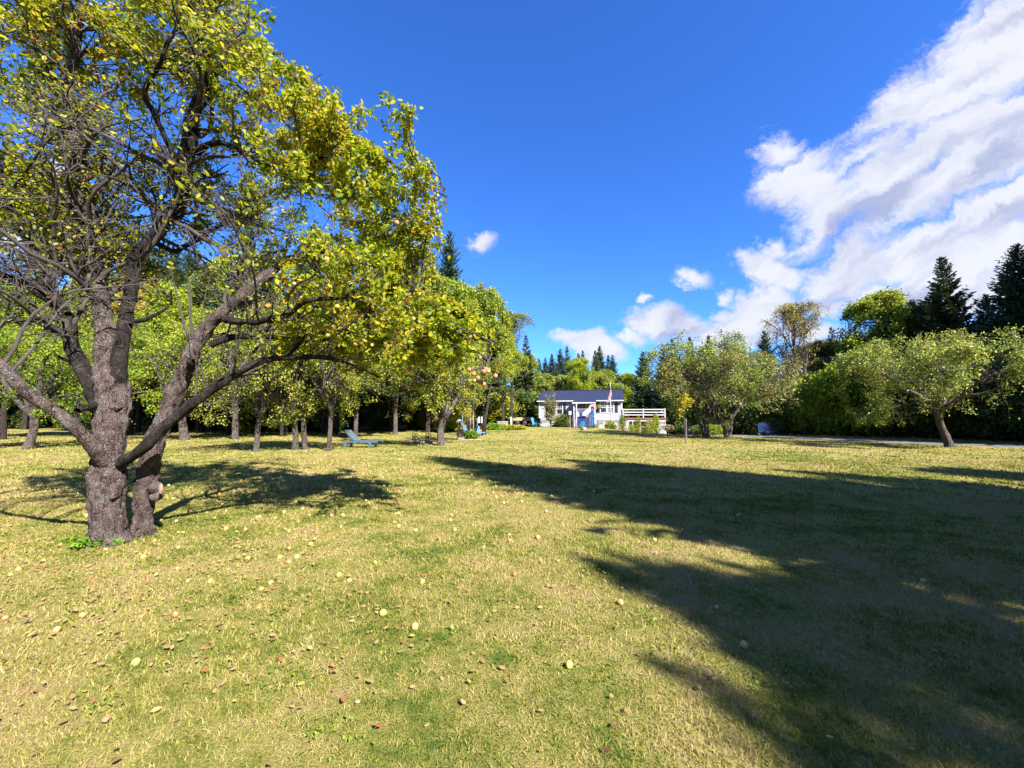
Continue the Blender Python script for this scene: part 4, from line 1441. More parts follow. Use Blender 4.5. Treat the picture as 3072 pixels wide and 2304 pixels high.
# the wood goes on round the lawn, out of the photo, beyond the driveway
for (c_, a_, h) in ((37.2, -6, 19), (40, -5, 18), (43, -5, 20), (46, -5, 20), (49, -5, 20), (52, -4, 20), (55, -4, 19), (38.5, -10, 18), (41.5, -10, 21), (44.5, -10, 22), (48, -10, 22)):
    x, y = .785 * c_ - .62 * a_, .62 * c_ + .785 * a_
    place('spruce_big' if c_ > 38 else 'spruce_b', 'spruce_tree', (x, y, float(hz(x, y))), h, 'dark spruce beyond the driveway, outside the photo on the right', 'spruces outside the photo beyond the driveway', 'tree', M['needle'], None, None, .8)
random.seed(44)
for k in range(34):  # unseen trees added behind the camera to block low sky light
    c_, a_ = -34 + k * 2.1 + random.uniform(-1, 1), random.uniform(-38, -28)
    x, y = .785 * c_ - .62 * a_, .62 * c_ + .785 * a_
    place(random.choice(['spruce_a', 'spruce_big', 'tall_b', 'spruce_a']), 'forest_tree', (x, y, float(hz(x, y))), random.uniform(13, 18), 'unseen tall tree added to the wood behind the photographer', 'tree ring blocking low sky behind the camera', 'tree', None, None, None, 1.1)
for k in range(16):  # the added sky-blocking ring continues down the left, out of view
    x, y = -26 - random.uniform(0, 8), -22 + k * 3.4
    place(random.choice(['spruce_a', 'spruce_b', 'tall_a']), 'forest_tree', (x, y, float(hz(x, y))), random.uniform(11, 16), 'unseen tall tree added to the wood behind the photographer', 'tree ring blocking low sky behind the camera', 'tree', None, None, None, 1.1) if abs(x) > 1.35 * max(y, 0) + 4 else None

# ------------------------------------------------------------------ the house
HX, HY = 3.45, 51.0
HYAW = -D2R(14)
HZ = float(hz(HX, HY))
house = empty('house', (HX, HY, .33), HYAW, 'small white house with blue metal roof and covered front porch', 'house')
HW, HD, HE, HR = 10.2, 7.0, 3.2, 4.68


def hw(x, y, z):
    """house coordinates to world"""
    c, s = math.cos(HYAW), math.sin(HYAW)
    return Vector((HX + x * c - y * s, HY + x * s + y * c, .33 + z))


def HXc(cx): return (cx - 195) * .00899


def HZc(cy): return (722 - cy) * .0087


def siding(x0, x1, z0, z1, y, step=.115):
    """lapped boards on a wall facing -y"""
    m = MB()
    z = z0
    while z < z1 - 1e-3:
        t = min(z + step, z1)
        m.hull([(x0, y - .022, z), (x1, y - .022, z), (x1, y + .01, z), (x0, y + .01, z), (x0, y - .006, t), (x1, y - .006, t), (x1, y + .01, t), (x0, y + .01, t)])
        z = t
    return m


core = MB().box(0.01, HW - .01, .01, HD, -1.6, HE)
# gable ends
for x in (0.01, HW - .03):
    core.hull([(x, .01, HE), (x + .02, .01, HE), (x + .02, HD - .01, HE), (x, HD - .01, HE), (x, HD / 2 - .01, HR - .12), (x + .02, HD / 2 - .01, HR - .12), (x + .02, HD / 2 + .01, HR - .12), (x, HD / 2 + .01, HR - .12)])
core.build('wall', M['siding'], house)
siding(0.0, HW, .85, HE - .02, 0).build('siding', M['siding'], house)['kind'] = 'stuff'
siding(0.0, 7.1, -.3, .48, -.004).build('siding', M['siding'], house)['kind'] = 'stuff'
siding(7.3, HW, -1.6, .38, -.004).build('siding', M['siding'], house)['kind'] = 'stuff'
MB().box(.05, 1.05, -.03, .005, .50, .83).build('vent_panel', M['foundation'], house)
MB().box(7.28, 9.1, -.05, .005, .42, .84).build('awning_shadow_strip', M['foundation'], house)  # grey strip stands in for the awning's shadow on the wall
for x in (-.03, HW - .09):
    MB().box(x, x + .12, -.04, .06, -1.6 if x > 5 else -.4, HE).build('corner_trim', M['white'], house)
# roof: two slopes with standing seams
ov, th = .22, .09
ey = -.38
slope = (HR - HE) / (HD / 2 - ey)
rf = MB()
for sgn in (1, -1):
    y_e = ey if sgn > 0 else HD - ey
    rf.hull([(-ov, y_e, HE), (HW + ov, y_e, HE), (HW + ov, HD / 2, HR), (-ov, HD / 2, HR), (-ov, y_e, HE + th), (HW + ov, y_e, HE + th), (HW + ov, HD / 2, HR + th), (-ov, HD / 2, HR + th)])
roof = rf.build('roof', M['roofblue'], house)
sm_ = MB()
x = -ov + .12
while x < HW + ov:
    for sgn in (1, -1):
        y_e = ey if sgn > 0 else HD - ey
        sm_.bar((x, y_e, HE + th + .012), (x, HD / 2, HR + th + .012), .02, .03)
    x += .3
o = sm_.build('seams', M['roofblue'], roof)
o['kind'] = 'stuff'
MB().box(-ov - .01, HW + ov + .01, HD / 2 - .12, HD / 2 + .12, HR + th - .01, HR + th + .045).build('ridge_cap', M['roofblue'], roof)
for a, b in ((-ov, 4.45), (7.12, HW + ov)):
    MB().box(a, b, ey - .035, ey, HE - .05, HE + .075).build('fascia', M['white'], roof)
    MB().box(a, b, ey, -.03, HE - .03, HE - .003).build('soffit', M['white'], roof)


def window(x0, x1, z0, z1, y=-.022, lower_grid=False, parent=house, upper_grid=True):
    f = MB()
    w = .075
    f.box(x0 - w, x1 + w, y - .03, y, z1, z1 + w).box(x0 - w, x1 + w, y - .035, y, z0 - w, z0).box(x0 - w, x0, y - .03, y, z0, z1).box(x1, x1 + w, y - .03, y, z0, z1)
    fo = f.build('window', M['white'], parent)
    MB().box(x0, x1, y - .006, y + .004, z0, z1).build('pane', M['glass'], fo)
    zm = (z0 + z1) / 2
    b = MB().box(x0, x1, y - .026, y - .008, zm - .035, zm + .035).box(x0, x0 + .04, y - .022, y - .008, z0, z1).box(x1 - .04, x1, y - .022, y - .008, z0, z1)
    b.build('sash', M['white'], fo)
    g = MB()
    for lo, hi, on in ((zm + .035, z1, upper_grid), (z0, zm - .035, lower_grid)):
        if not on: continue
        for k in (1, 2): g.box(x0 + (x1 - x0) * k / 3 - .013, x0 + (x1 - x0) * k / 3 + .013, y - .02, y - .009, lo, hi)
        for k in (1, 2): g.box(x0, x1, y - .018, y - .0095, lo + (hi - lo) * k / 3 - .013, lo + (hi - lo) * k / 3 + .013)
    if g.v: g.build('muntins', M['white'], fo)
    # pale blind seen behind the upper glass
    return fo


window(1.35, 2.10, 1.62, 2.86)
window(2.28, 2.98, 1.62, 2.86)
window(7.62, 8.34, 1.82, 2.98)
window(8.52, 9.16, 1.82, 2.98, lower_grid=True)
window(8.02, 8.9, .18, .55, -.028, upper_grid=False)
window(1.35, 2.15, .12, .5, -.028, upper_grid=False)
for a, b in ((.93, 1.24), (3.08, 3.38), (7.2, 7.5), (9.36, 9.68)):
    sh = MB().box(a, b, -.055, -.024, 1.62 if a < 5 else 1.78, 2.9 if a < 5 else 3.02)
    n_l = 18
    z0_ = (1.62 if a < 5 else 1.78) + .05
    for k in range(n_l):
        z_ = z0_ + k * .066
        sh.hull([(a + .03, -.068, z_), (b - .03, -.068, z_), (b - .03, -.054, z_), (a + .03, -.054, z_), (a + .03, -.058, z_ + .045), (b - .03, -.058, z_ + .045), (b - .03, -.054, z_ + .045), (a + .03, -.054, z_ + .045)])
    sh.build('shutter', M['dark'], house)
MB().box(9.7, 10.08, -.04, -.008, -.9, .66).build('basement_door', M['foundation'], house)

# porch
px0, px1, pd, pf = 4.55, 7.12, 2.3, 1.22
MB().box(px0 + .05, px1 - .05, -pd + .05, -.03, pf - .14, pf).build('porch_floor', M['greywood'], house)
pr = MB().hull([(px0 - .12, -pd - .2, HE - .34), (px1 + .02, -pd - .2, HE - .34), (px1 + .02, ey + .02, HE - .04), (px0 - .12, ey + .02, HE - .04),
                (px0 - .12, -pd - .2, HE - .26), (px1 + .02, -pd - .2, HE - .26), (px1 + .02, ey + .02, HE + .1), (px0 - .12, ey + .02, HE + .1)])
pro = pr.build('porch_roof', M['roofblue'], house)
MB().box(px0 - .13, px1 + .03, -pd - .235, -pd - .2, HE - .37, HE - .24).build('fascia', M['white'], pro)
for x in (px0, px1 - .12):
    for y in (-pd, ):
        MB().box(x, x + .11, y, y + .11, -.25, HE - .33).build('porch_post', M['white'], house)
MB().box(4.95, 5.75, -.05, -.024, pf, 2.95).build('front_door', M['foundation'], house)
window(5.98, 6.5, 2.0, 2.86, -.022, upper_grid=False)
for z in (pf + .12, pf + .92):
    MB().box(px0 + .11, px1 - .12, -pd + .03, -pd + .08, z, z + .06).build('porch_rail', M['white'], house)
# blue boards closing the space under the floor
x = px0 + .13
while x < px1 - .16:
    MB().box(x, x + .17, -pd + .02, -pd + .05, -.25, pf - .02).build('skirt_board', M['royal'], house)
    x += .178
# steps up the left side of the porch
for k in range(6):
    MB().box(px0 - .32 - .26 * k, px0 - .04 - .26 * k, -1.9, -.8, pf - .2 * (k + 1) - .05, pf - .2 * (k + 1)).build('step', M['greywood'], house)
for y in (-1.95, -.78):
    MB().hull([(px0 - 1.75, y, -.15), (px0 - .02, y, pf - .3), (px0 - .02, y + .04, pf - .3), (px0 - 1.75, y + .04, -.15), (px0 - 1.75, y, .1), (px0 - .02, y, pf - .02), (px0 - .02, y + .04, pf - .02), (px0 - 1.75, y + .04, .1)]).build('stringer', M['greywood'], house)


def cloth(name, x0, x1, z0, z1, y, mat, lab, cat, amp=.03, nx=22, nz=12, group=None, shape=None):
    V, F = [], []
    for j in range(nz + 1):
        for i in range(nx + 1):
            u, v = i / nx, j / nz
            V.append((x0 + (x1 - x0) * u, y - .05 + amp * math.sin(u * 19 + v * 1.5) * (.4 + .6 * (1 - v)), z0 + (z1 - z0) * v))
    for j in range(nz):
        for i in range(nx):
            a = j * (nx + 1) + i
            if shape and not shape((i + .5) / nx, (j + .5) / nz): continue
            F.append((a, a + 1, a + nx + 2, a + nx + 1))
    m = MB()
    m.v = [tuple(hw(*p)) for p in V]
    m.f = F
    o = m.build(name, mat, None, smooth=True)
    sol = o.modifiers.new('thickness', 'SOLIDIFY')
    sol.thickness = .006
    return tag(o, lab, cat, group)


cloth('banner', px0 + .2, px0 + 1.5, pf + .0, pf + .95, -pd, mat_plain('mottled_blue_cloth', (.07, .10, .24), .8, .8, 2.5, .1), 'mottled blue cloth hung over the left part of the porch railing', 'banner')
cloth('banner', px0 + 1.75, px1 - .14, pf - 1.15, pf + .9, -pd - .04, mat_plain('bright_blue_cloth', (.05, .13, .36), .8, .8, 2.0, .1), 'long bright blue cloth hanging down beside the right porch post', 'banner')
# white scarf thrown over the rail
cloth('drape', px0 + 1.05, px0 + 2.1, pf + .1, pf + 1.05, -pd - .09, M['white'], 'white cloth draped diagonally over the porch railing', 'drape', shape=lambda u, v: abs(v - u * .8 - .1) < .33 and u < .9)


def mat_flag():
    m, t, o = new_mat('flag_cloth')
    uv = t.nodes.new('ShaderNodeAttribute')
    uv.attribute_name = 'fuv'
    sep = t.nodes.new('ShaderNodeSeparateXYZ')
    t.links.new(uv.outputs['Vector'], sep.inputs[0])
    k = tmath(t, 'MODULO', tmath(t, 'FLOOR', tmath(t, 'MULTIPLY', sep.outputs['Y'], 12.999)), 2.0)
    mx = t.nodes.new('ShaderNodeMix')
    mx.data_type = 'RGBA'
    mx.inputs['A'].default_value = (.40, .02, .035, 1)
    mx.inputs['B'].default_value = (.52, .52, .52, 1)
    t.links.new(k, mx.inputs['Factor'])
    can = tmath(t, 'MULTIPLY', tmath(t, 'LESS_THAN', sep.outputs['X'], .4), tmath(t, 'GREATER_THAN', sep.outputs['Y'], 6 / 13))
    # rows of small white stars on the blue field
    fx = tmath(t, 'SUBTRACT', tmath(t, 'FRACT', tmath(t, 'MULTIPLY', sep.outputs['X'], 15)), .5)
    fy = tmath(t, 'SUBTRACT', tmath(t, 'FRACT', tmath(t, 'MULTIPLY', sep.outputs['Y'], 13)), .5)
    dd = tmath(t, 'ADD', tmath(t, 'MULTIPLY', fx, fx), tmath(t, 'MULTIPLY', fy, fy))
    star = tmath(t, 'LESS_THAN', dd, .07)
    c2 = t.nodes.new('ShaderNodeMix')
    c2.data_type = 'RGBA'
    c2.inputs['A'].default_value = (.02, .03, .16, 1)
    c2.inputs['B'].default_value = (.52, .52, .52, 1)
    t.links.new(star, c2.inputs['Factor'])
    m3 = t.nodes.new('ShaderNodeMix')
    m3.data_type = 'RGBA'
    t.links.new(can, m3.inputs['Factor'])
    t.links.new(mx.outputs['Result'], m3.inputs['A'])
    t.links.new(c2.outputs['Result'], m3.inputs['B'])
    d = t.nodes.new('ShaderNodeBsdfDiffuse')
    tr = t.nodes.new('ShaderNodeBsdfTranslucent')
    t.links.new(m3.outputs['Result'], d.inputs['Color'])
    t.links.new(m3.outputs['Result'], tr.inputs['Color'])
    ms = t.nodes.new('ShaderNodeMixShader')
    ms.inputs[0].default_value = .25
    t.links.new(d.outputs[0], ms.inputs[1])
    t.links.new(tr.outputs[0], ms.inputs[2])
    t.links.new(ms.outputs[0], o.inputs[0])
    return m


M['flag'] = mat_flag()


def uv_grid(name, fn, nu, nv, mat, parent=None):
    V, uvs, F = [], [], []
    for j in range(nv + 1):
        for i in range(nu + 1):
            u, v = i / nu, j / nv
            V.append(fn(u, v))
            uvs.append((u, v, 0))
    for j in range(nv):
        for i in range(nu):
            a = j * (nu + 1) + i
            F.append((a, a + 1, a + nu + 2, a + nu + 1))
    me = mesh_np(name, np.array(V), [np.array(F)], mat, True)
    at_ = me.attributes.new('fuv', 'FLOAT_VECTOR', 'POINT')
    at_.data.foreach_set('vector', np.array(uvs, np.float32).ravel())
    return link(name, me, parent)


# flagpole with hanging flag
fp = on_lawn(1831.5, 46.5)
pole = empty('flagpole', fp, 0, 'tall white flagpole standing before the right windows of the house', 'flagpole')
ptop = at(1830, 1148, 46.5).z - fp.z
MB().tube([(0, 0, 0), (0, 0, ptop * .5), (0, 0, ptop)], [.045, .038, .026], 10).build('pole', M['white'], pole, smooth=True)
MB().lathe([(.01, -.07), (.05, -.05), (.07, 0), (.05, .05), (.01, .07)], 12, (0, 0, ptop + .06)).build('finial', M['yellow'], pole, smooth=True)


def flag_fn(u, v):
    z = ptop - .15 - (1 - v) * 1.0
    fold = math.sin(u * 17)
    x = .05 + .34 * u * (1 - v * .4) * (fold * .7 + .3) - .50 * u * (1 - v)
    y = -.05 + .10 * math.cos(u * 17) * (.2 + .8 * u)
    return (x, y, z - 1.25 * u ** 1.1)


f_ = uv_grid('flag', flag_fn, 48, 26, M['flag'])
f_.location = fp
tag(f_, 'stars and stripes flag hanging limp from the tall flagpole', 'flag')

# fan of bunting on the porch
def fan_fn(u, v):
    a = math.pi * u
    r = .08 + .52 * (1 - v)
    w = hw(6.78 + r * .72 * -math.cos(a), -pd - .14 + .015 * math.sin(u * 60), 2.2 + r * math.sin(a) * .9)
    return tuple(w)


fo = uv_grid('bunting', fan_fn, 60, 6, None)
fo.data.materials.append(M['white'])
fo.data.materials.append(M['crimson'])
fo.data.materials.append(M['navy'])
for i, p in enumerate(fo.data.polygons):
    row = i // 60
    p.material_index = (0, 1, 0, 1, 2, 2)[row]
tag(fo, 'red, white and blue fan bunting fixed beside the right porch post', 'bunting')

# hanging basket beside the porch
hb = empty('hanging_basket', hw(7.42, -.42, 2.35), 0, 'hanging basket of dark red and orange flowers between porch and right windows', 'flower basket')
MB().lathe([(.06, -.14), (.13, -.1), (.17, .02), (.16, .04)], 12).build('pot', M['brown'], hb, smooth=True)
b_ = MB()
for k in range(3):
    a = k * 2.09
    b_.bar((.16 * math.cos(a), .16 * math.sin(a), .03), (0, 0, .6), .008)
b_.build('wire', M['iron'], hb)
n_ = 240
c = rng.normal(size=(n_, 3)) * np.array([.15, .15, .14]) + np.array([0, 0, .08])
v, f, r_ = leaves(np.stack([c, c + .01], 1), n_ * 2, .09, 0, .01, False)
link('flowers', mesh_np('flowers', v, [f], M['leaf_rust'], False, r_), hb)['kind'] = 'stuff'

# ------------------------------------------------------------------ deck and walk-out level
dk = empty('deck', hw(HW, 0, 0), HYAW, 'raised red deck with white three-rail fence at the right end of the house', 'deck')
DW, DF = 4.9, 1.12
DB = -1.35
MB().box(.02, DW, -.1, 3.2, DF - .06, DF).build('deck_floor', M['red'], dk)
MB().box(.02, DW + .02, -.14, -.1, DF - .17, DF + .0).build('fascia', M['red'], dk)
for x in (.08, 2.42, 4.85):
    MB().box(x - .05, x + .05, -.15, -.05, DF, DF + 1.12).build('railing_post', M['white'], dk)
MB().box(4.80, 4.9, 3.0, 3.1, DF, DF + 1.12).build('railing_post', M['white'], dk)
for z in (.30, .62, .95):
    MB().box(.13, 4.80, -.125, -.085, DF + z, DF + z + .11).build('rail', M['white'], dk)
    MB().box(4.83, 4.87, -.05, 3.0, DF + z, DF + z + .11).build('rail', M['white'], dk)
MB().box(.6, 4.9, -.06, .0, DF - .40, DF - .25).build('header', M['white'], dk)
for x in (.72, 1.18, 2.05, 2.92, 4.25, 4.84):
    MB().box(x - .035, x + .035, -.06, .01, DB, DF - .40).build('support_post', M['white'], dk)
for a, b in ((.76, 1.14), (2.96, 3.32)):
    MB().box(a, b, -.03, .01, DB, DF - .42).build('dark_panel', M['dark'], dk)
siding(-.05, .7, DB, DF - .3, -.02).build('siding', M['siding'], dk)['kind'] = 'stuff'
MB().box(1.2, 2.9, .5, .56, DB, DF - .3).build('back_wall', M['paleboard'], dk)
MB().box(3.3, 4.9, 1.4, 1.45, DB, DF - .3).build('back_wall', M['foundation'], dk)
MB().box(1.3, 2.85, .0, .06, .05, .1).build('porch_rail', M['white'], dk)
# lattice in front of the right bay
lt = MB()
for k in range(14):
    a = 3.4 + k * .14 - .6
    lt.bar((max(3.36, a), -.1, DB + max(0, (3.36 - a))), (min(4.8, a + 1.4), -.1, DB + min(1.4, 4.8 - a)), .03, .012, (0, 1, 0)) if a < 4.7 else None
    lt.bar((min(4.8, a + .6), -.115, DB + max(0, (a + .6 - 4.8))), (max(3.36, a - .8), -.115, DB + 1.4 - max(0, 3.36 - (a - .8))), .03, .012, (0, 1, 0)) if a - .8 < 4.2 else None
lo_ = lt.build('lattice', M['white'], dk)
lo_['kind'] = 'stuff'

# brick planter, black tub and round fan guard
pl = empty('planter', hw(9.6, -.9, 0), HYAW, 'low brick planter wall against the right end of the house', 'planter')
gz = float(hz(hw(9.6, -.9, 0).x, hw(9.6, -.9, 0).y)) - .33
random.seed(3)
for row in range(5):
    for k in range(6):
        x = -.85 + k * .29 + (.14 if row % 2 else 0)
        MB().box(x, x + .272, random.uniform(-.012, .006), .14, gz - .12 + row * .095, gz - .12 + row * .095 + .082).build('brick', M['brick'], pl)
MB().box(-.84, 1.0, .012, .128, gz - .12, gz + .345).build('mortar', M['mortar'], pl)
tub = hw(8.35, -1.2, 0)
tub.z = float(hz(tub.x, tub.y))
o = MB().lathe([(.2, 0), (.24, .38), (.27, .4), (.27, .44), (.23, .44)], 16).build('tub', M['dark'], None, tub, smooth=True)
tag(o, 'black tub on the grass at the left end of the brick planter', 'tub')
gd = empty('fan', hw(9.55, -.35, .55), HYAW, 'round steel fan guard standing above the brick planter', 'fan')
g_ = MB()
for R_ in (.34, .24, .14):
    pts = [(R_ * math.cos(a), 0, R_ * math.sin(a)) for a in np.linspace(0, 2 * math.pi, 25)]
    g_.tube(pts, .012, 5)
for k in range(8):
    a = k * math.pi / 4
    g_.bar((.05 * math.cos(a), 0, .05 * math.sin(a)), (.34 * math.cos(a), 0, .34 * math.sin(a)), .012)
g_.build('guard', M['steel'], gd)
for k in range(4):
    a = k * math.pi / 2 + .4
    MB().hull([(.04 * math.cos(a), .04, .04 * math.sin(a)), (.24 * math.cos(a), .03, .24 * math.sin(a)), (.24 * math.cos(a + .7), .07, .24 * math.sin(a + .7)), (.04 * math.cos(a + .7), .08, .04 * math.sin(a + .7)),
               (.04 * math.cos(a), .045, .04 * math.sin(a)), (.24 * math.cos(a), .035, .24 * math.sin(a)), (.24 * math.cos(a + .7), .075, .24 * math.sin(a + .7)), (.04 * math.cos(a + .7), .085, .04 * math.sin(a + .7))]).build('blade', M['steel'], gd)
MB().bar((0, .1, -.34), (0, .1, -.95), .05).build('stand', M['steel'], gd)


def plant(name, px, Y, w, h, n_, size, mat, lab, cat='bush', stem=True, group=None, lift=0.0, depth=None):
    p = on_lawn(px, Y)
    root = empty(name, p, 0, lab, cat, group)
    d_ = depth or w
    u = unit(rng.normal(size=(n_, 3))) * (rng.uniform(0, 1, n_) ** .4)[:, None]
    c = u * np.array([w / 2, d_ / 2, (h - lift) / 2]) * (1 + .18 * wob(u * 2, 3, 3))[:, None] + np.array([0, 0, lift + (h - lift) / 2])
    c = c[c[:, 2] > 0.01]
    out = unit(c - np.array([0, 0, h * .3]))
    P = np.stack([c, c + out * .03], 1)
    v, f, r_ = leaves(P, len(c) * 2, size, 0, size * .3, True, upn=.6)
    link('foliage', mesh_np('foliage', v, [f], mat, False, r_), root)
    if stem:
        s_ = MB()
        for k in range(7):
            a = k * .9
            s_.tube([(0, 0, -.05), (math.cos(a) * w * .12, math.sin(a) * d_ * .12, h * .35), (math.cos(a) * w * .3, math.sin(a) * d_ * .3, h * .75)], [.025, .016, .006], 5)
        s_.build('stem', M['twig_dark'], root, smooth=True)
    return root


HYD = .208
plant('bush', 1688, 48.6, 2.1, 1.55, 1500, .13, M['shrubmix'], 'rounded hydrangea bush with bronze leaf tips left of the porch', 'bush')
# small multi-stem tree before the left windows
p_ = on_lawn(1651, 48.2)
sap = empty('ornamental_tree', p_, 0, 'small upright tree with purplish bare top before the left windows', 'tree')
st_ = np.array([smooth_line([(0, 0, -.1, .05), (math.cos(a) * .12, math.sin(a) * .12, .8, .04), (math.cos(a) * .45, math.sin(a) * .4, 2.2, .02), (math.cos(a) * .55, math.sin(a) * .5, 3.7, .006)], 12) for a in np.linspace(0, 5.5, 7)])
rg2 = np.random.default_rng(8)
A1, B1 = grow(st_[:, :, :3], st_[:, :, 3], 90, .25, 1, .8, 30, 6, .15, .4, .5, None, .004, rg=rg2)
A2, B2 = grow(A1, B1, 260, .1, 1, .35, 40, 4, .2, .2, .6, None, .004, rg=rg2)
v, f = join([tubes(st_[:, :, :3], st_[:, :, 3], 6), tubes(A1, B1, 3), tubes(A2, B2, 3)])
link('trunk', mesh_np('trunk', v, [f], M['twig'], True), sap)
v, f, r_ = leaves(A2, 11000, .13, .1, .13, True, rg=rg2, keep=lambda c: rg2.uniform(0, 1, len(c)) < np.clip((3.4 - c[:, 2]) * .9, .08, 1))
link('crown', mesh_np('crown', v, [f], M['redtip'], False, r_), sap)

plant('flowers', 1789, 47.0, .62, .55, 220, .07, M['shrubyellow'], 'pot of yellow and orange flowers at the foot of the right porch post', 'flower pot')
plant('plant', 1829, 46.9, 1.15, .95, 500, .12, M['shrubyellow'], 'light green leafy plant around the foot of the flagpole', 'plant')
plant('plant', 1838, 46.2, .7, .6, 300, .10, M['shrubgreen'], 'low bright plant in the brick planter by the flagpole', 'plant')
for px, w_, h_, m_, lab in ((1866, .9, 1.9, 'leaf_grove', 'tall thin vine at the corner where house and deck meet'), (1898, 1.5, 1.0, 'shrubyellow', 'pale grassy plants below the left bay under the deck'),
                            (1912, .8, 2.0, 'leaf_grove', 'climbing plant before the middle bay under the deck'), (1932, .8, 1.1, 'shrubmix', 'small flowering plant beside the white post under the deck'),
                            (1949, 1.3, 2.1, 'leaf_olive', 'pale climbing plant on the white lattice under the deck'), (1966, .9, 2.9, 'leaf_bright', 'yellow-green vine climbing the right corner of the deck')):
    plant('vine' if 'vine' in lab else 'plant', px, 45.6 if px > 1880 else 46.2, w_, h_, int(500 * w_ * h_), .085, M[m_], lab, 'vine' if 'vine' in lab else 'plant', depth=.5)

# screen enclosure right of the deck
se = on_lawn(1986, 46.5)
sn = empty('screen_enclosure', se, HYAW, 'white framed screen enclosure just right of the deck', 'enclosure')
hh = 1.55
fr = [((-.55, 0, 0), (-.55, 0, hh)), ((.35, 0, 0), (.35, 0, hh)), ((-.55, 0, hh), (.35, 0, hh)), ((-.55, 1.4, 0), (-.55, 1.4, hh)), ((.35, 1.4, 0), (.35, 1.4, hh)), ((-.55, 0, hh), (-.55, 1.4, hh)), ((.35, 0, hh), (.35, 1.4, hh)), ((-.55, 1.4, hh), (.35, 1.4, hh))]
for a, b in fr:
    MB().bar(a, b, .06).build('frame_bar', M['white'], sn)
MB().box(-.5, .3, 1.35, 1.37, .02, hh - .04).build('back_panel', M['foundation'], sn)
MB().box(-.5, .3, .2, 1.2, .02, .35).build('bench', M['greywood'], sn)

# small tree-form hydrangea beside it
hy = empty('hydrangea_tree', on_lawn(2003, 44.8), 0, 'little hydrangea tree with pink and cream blooms before the screen enclosure', 'tree')
MB().tube([(0, 0, -.03), (.02, 0, .4), (0, .02, .85)], [.035, .03, .028], 8).build('trunk', M['twig'], hy, smooth=True)
n_ = 330
u = unit(rng.normal(size=(n_, 3))) * (rng.uniform(0, 1, n_) ** .4)[:, None]
c = u * np.array([.55, .45, .36]) + np.array([0, 0, 1.15])
v, f, r_ = leaves(np.stack([c, c + .02], 1), n_ * 2, .12, 0, .04, True)
link('crown', mesh_np('crown', v, [f], M['shrubmix'], False, r_), hy)
for k in range(16):
    a, b = random.uniform(0, 6.28), random.uniform(.0, 1.2)
    c_ = Vector((math.cos(a) * math.cos(b) * .55, math.sin(a) * math.cos(b) * .45, 1.15 + math.sin(b) * .36))
    q = rng.normal(size=(40, 3)) * .055 + np.array(c_)
    v, f, r_ = leaves(np.stack([q, q + .01], 1), 80, .05, 0, .01, False)
    link('bloom', mesh_np('bloom', v, [f], M['pinkorange'], False, r_), hy)
o = MB().lathe([(.1, 0), (.38, .01), (.45, .06), (.34, .13), (.1, .15)], 12, (0, 0, 0), 1, .8).build('flat_stone', M['stone'], None, on_lawn(2007, 44.5), smooth=True)
tag(o, 'flat pale stone beside the trunk of the little hydrangea tree', 'stone')


# ------------------------------------------------------------------ furniture
def adirondack(name, p, rz, mat, lab, group=None, sc=1.0, seatmat=None):
    t = empty(name, p, rz, lab, 'chair', group)
    t.scale = (sc,) * 3
    for k in range(5):       # seat slats, facing -y
        y = -.42 + k * .115
        MB().box(-.27, .27, y, y + .1, .36 - k * .03, .38 - k * .03).build('seat_slat', seatmat or mat, t)
    for k in range(5):
        x = -.25 + k * .105
        top = (1.0, 1.06, 1.08, 1.06, 1.0)[k]
        MB().hull([(x, .12, .24), (x + .09, .12, .24), (x + .09, .14, .24), (x, .14, .24), (x - .01 + (k - 2) * .015, .42, top), (x + .1 + (k - 2) * .015, .42, top), (x + .1 + (k - 2) * .015, .44, top), (x - .01 + (k - 2) * .015, .44, top)]).build('back_slat', mat, t)
    for s in (-1, 1):
        MB().hull([(s * .34 - .07, -.48, .56), (s * .34 + .07, -.48, .56), (s * .34 + .05, .32, .54), (s * .34 - .05, .32, .54), (s * .34 - .07, -.48, .585), (s * .34 + .07, -.48, .585), (s * .34 + .05, .32, .565), (s * .34 - .05, .32, .565)]).build('armrest', mat, t)
        MB().box(s * .31 - .015, s * .31 + .015, -.44, -.34, 0, .56).build('leg', mat, t)
        MB().hull([(s * .28 - .015, -.42, .24), (s * .28 + .015, -.42, .24), (s * .28 + .015, .5, .0), (s * .28 - .015, .5, .0), (s * .28 - .015, -.42, .36), (s * .28 + .015, -.42, .36), (s * .28 + .015, .5, .08), (s * .28 - .015, .5, .08)]).build('leg', mat, t)
    MB().box(-.3, .3, .3, .325, .6, .66).build('cross_bar', mat, t)
    return t


AB = 'two blue chairs at the driveway edge'
adirondack('adirondack_chair', on_lawn(2283, 32.5), -.5, M['chairblue_shaded'], 'blue slatted garden chair by the driveway, left one of two', AB, 1.0)
adirondack('adirondack_chair', on_lawn(2308, 32.9), .3, M['chairblue_shaded'], 'blue slatted garden chair by the driveway, right one of two', AB, 1.0)
adirondack('adirondack_chair', hw(5.5, -3.3, -.3), -.7, M['teal'], 'turquoise garden chair on the grass before the blue porch skirt', None, 1.0)
adirondack('adirondack_chair', on_lawn(1605, 49), .8, M['teal'], 'pale turquoise garden chair at the left end of the house', None, 1.1)
o = MB().lathe([(.2, .5), (.33, .62), (.36, .8), (.34, .98), (.2, 1.1), (.05, 1.14)], 16)
g = empty('grill', on_lawn(1613, 49.6), 0, 'black kettle grill left of the house corner', 'grill')
o.build('kettle', M['dark'], g, smooth=True)
for k in range(3):
    a = k * 2.1
    MB().bar((.2 * math.cos(a), .2 * math.sin(a), .6), (.32 * math.cos(a), .32 * math.sin(a), 0), .03).build('leg', M['iron'], g)

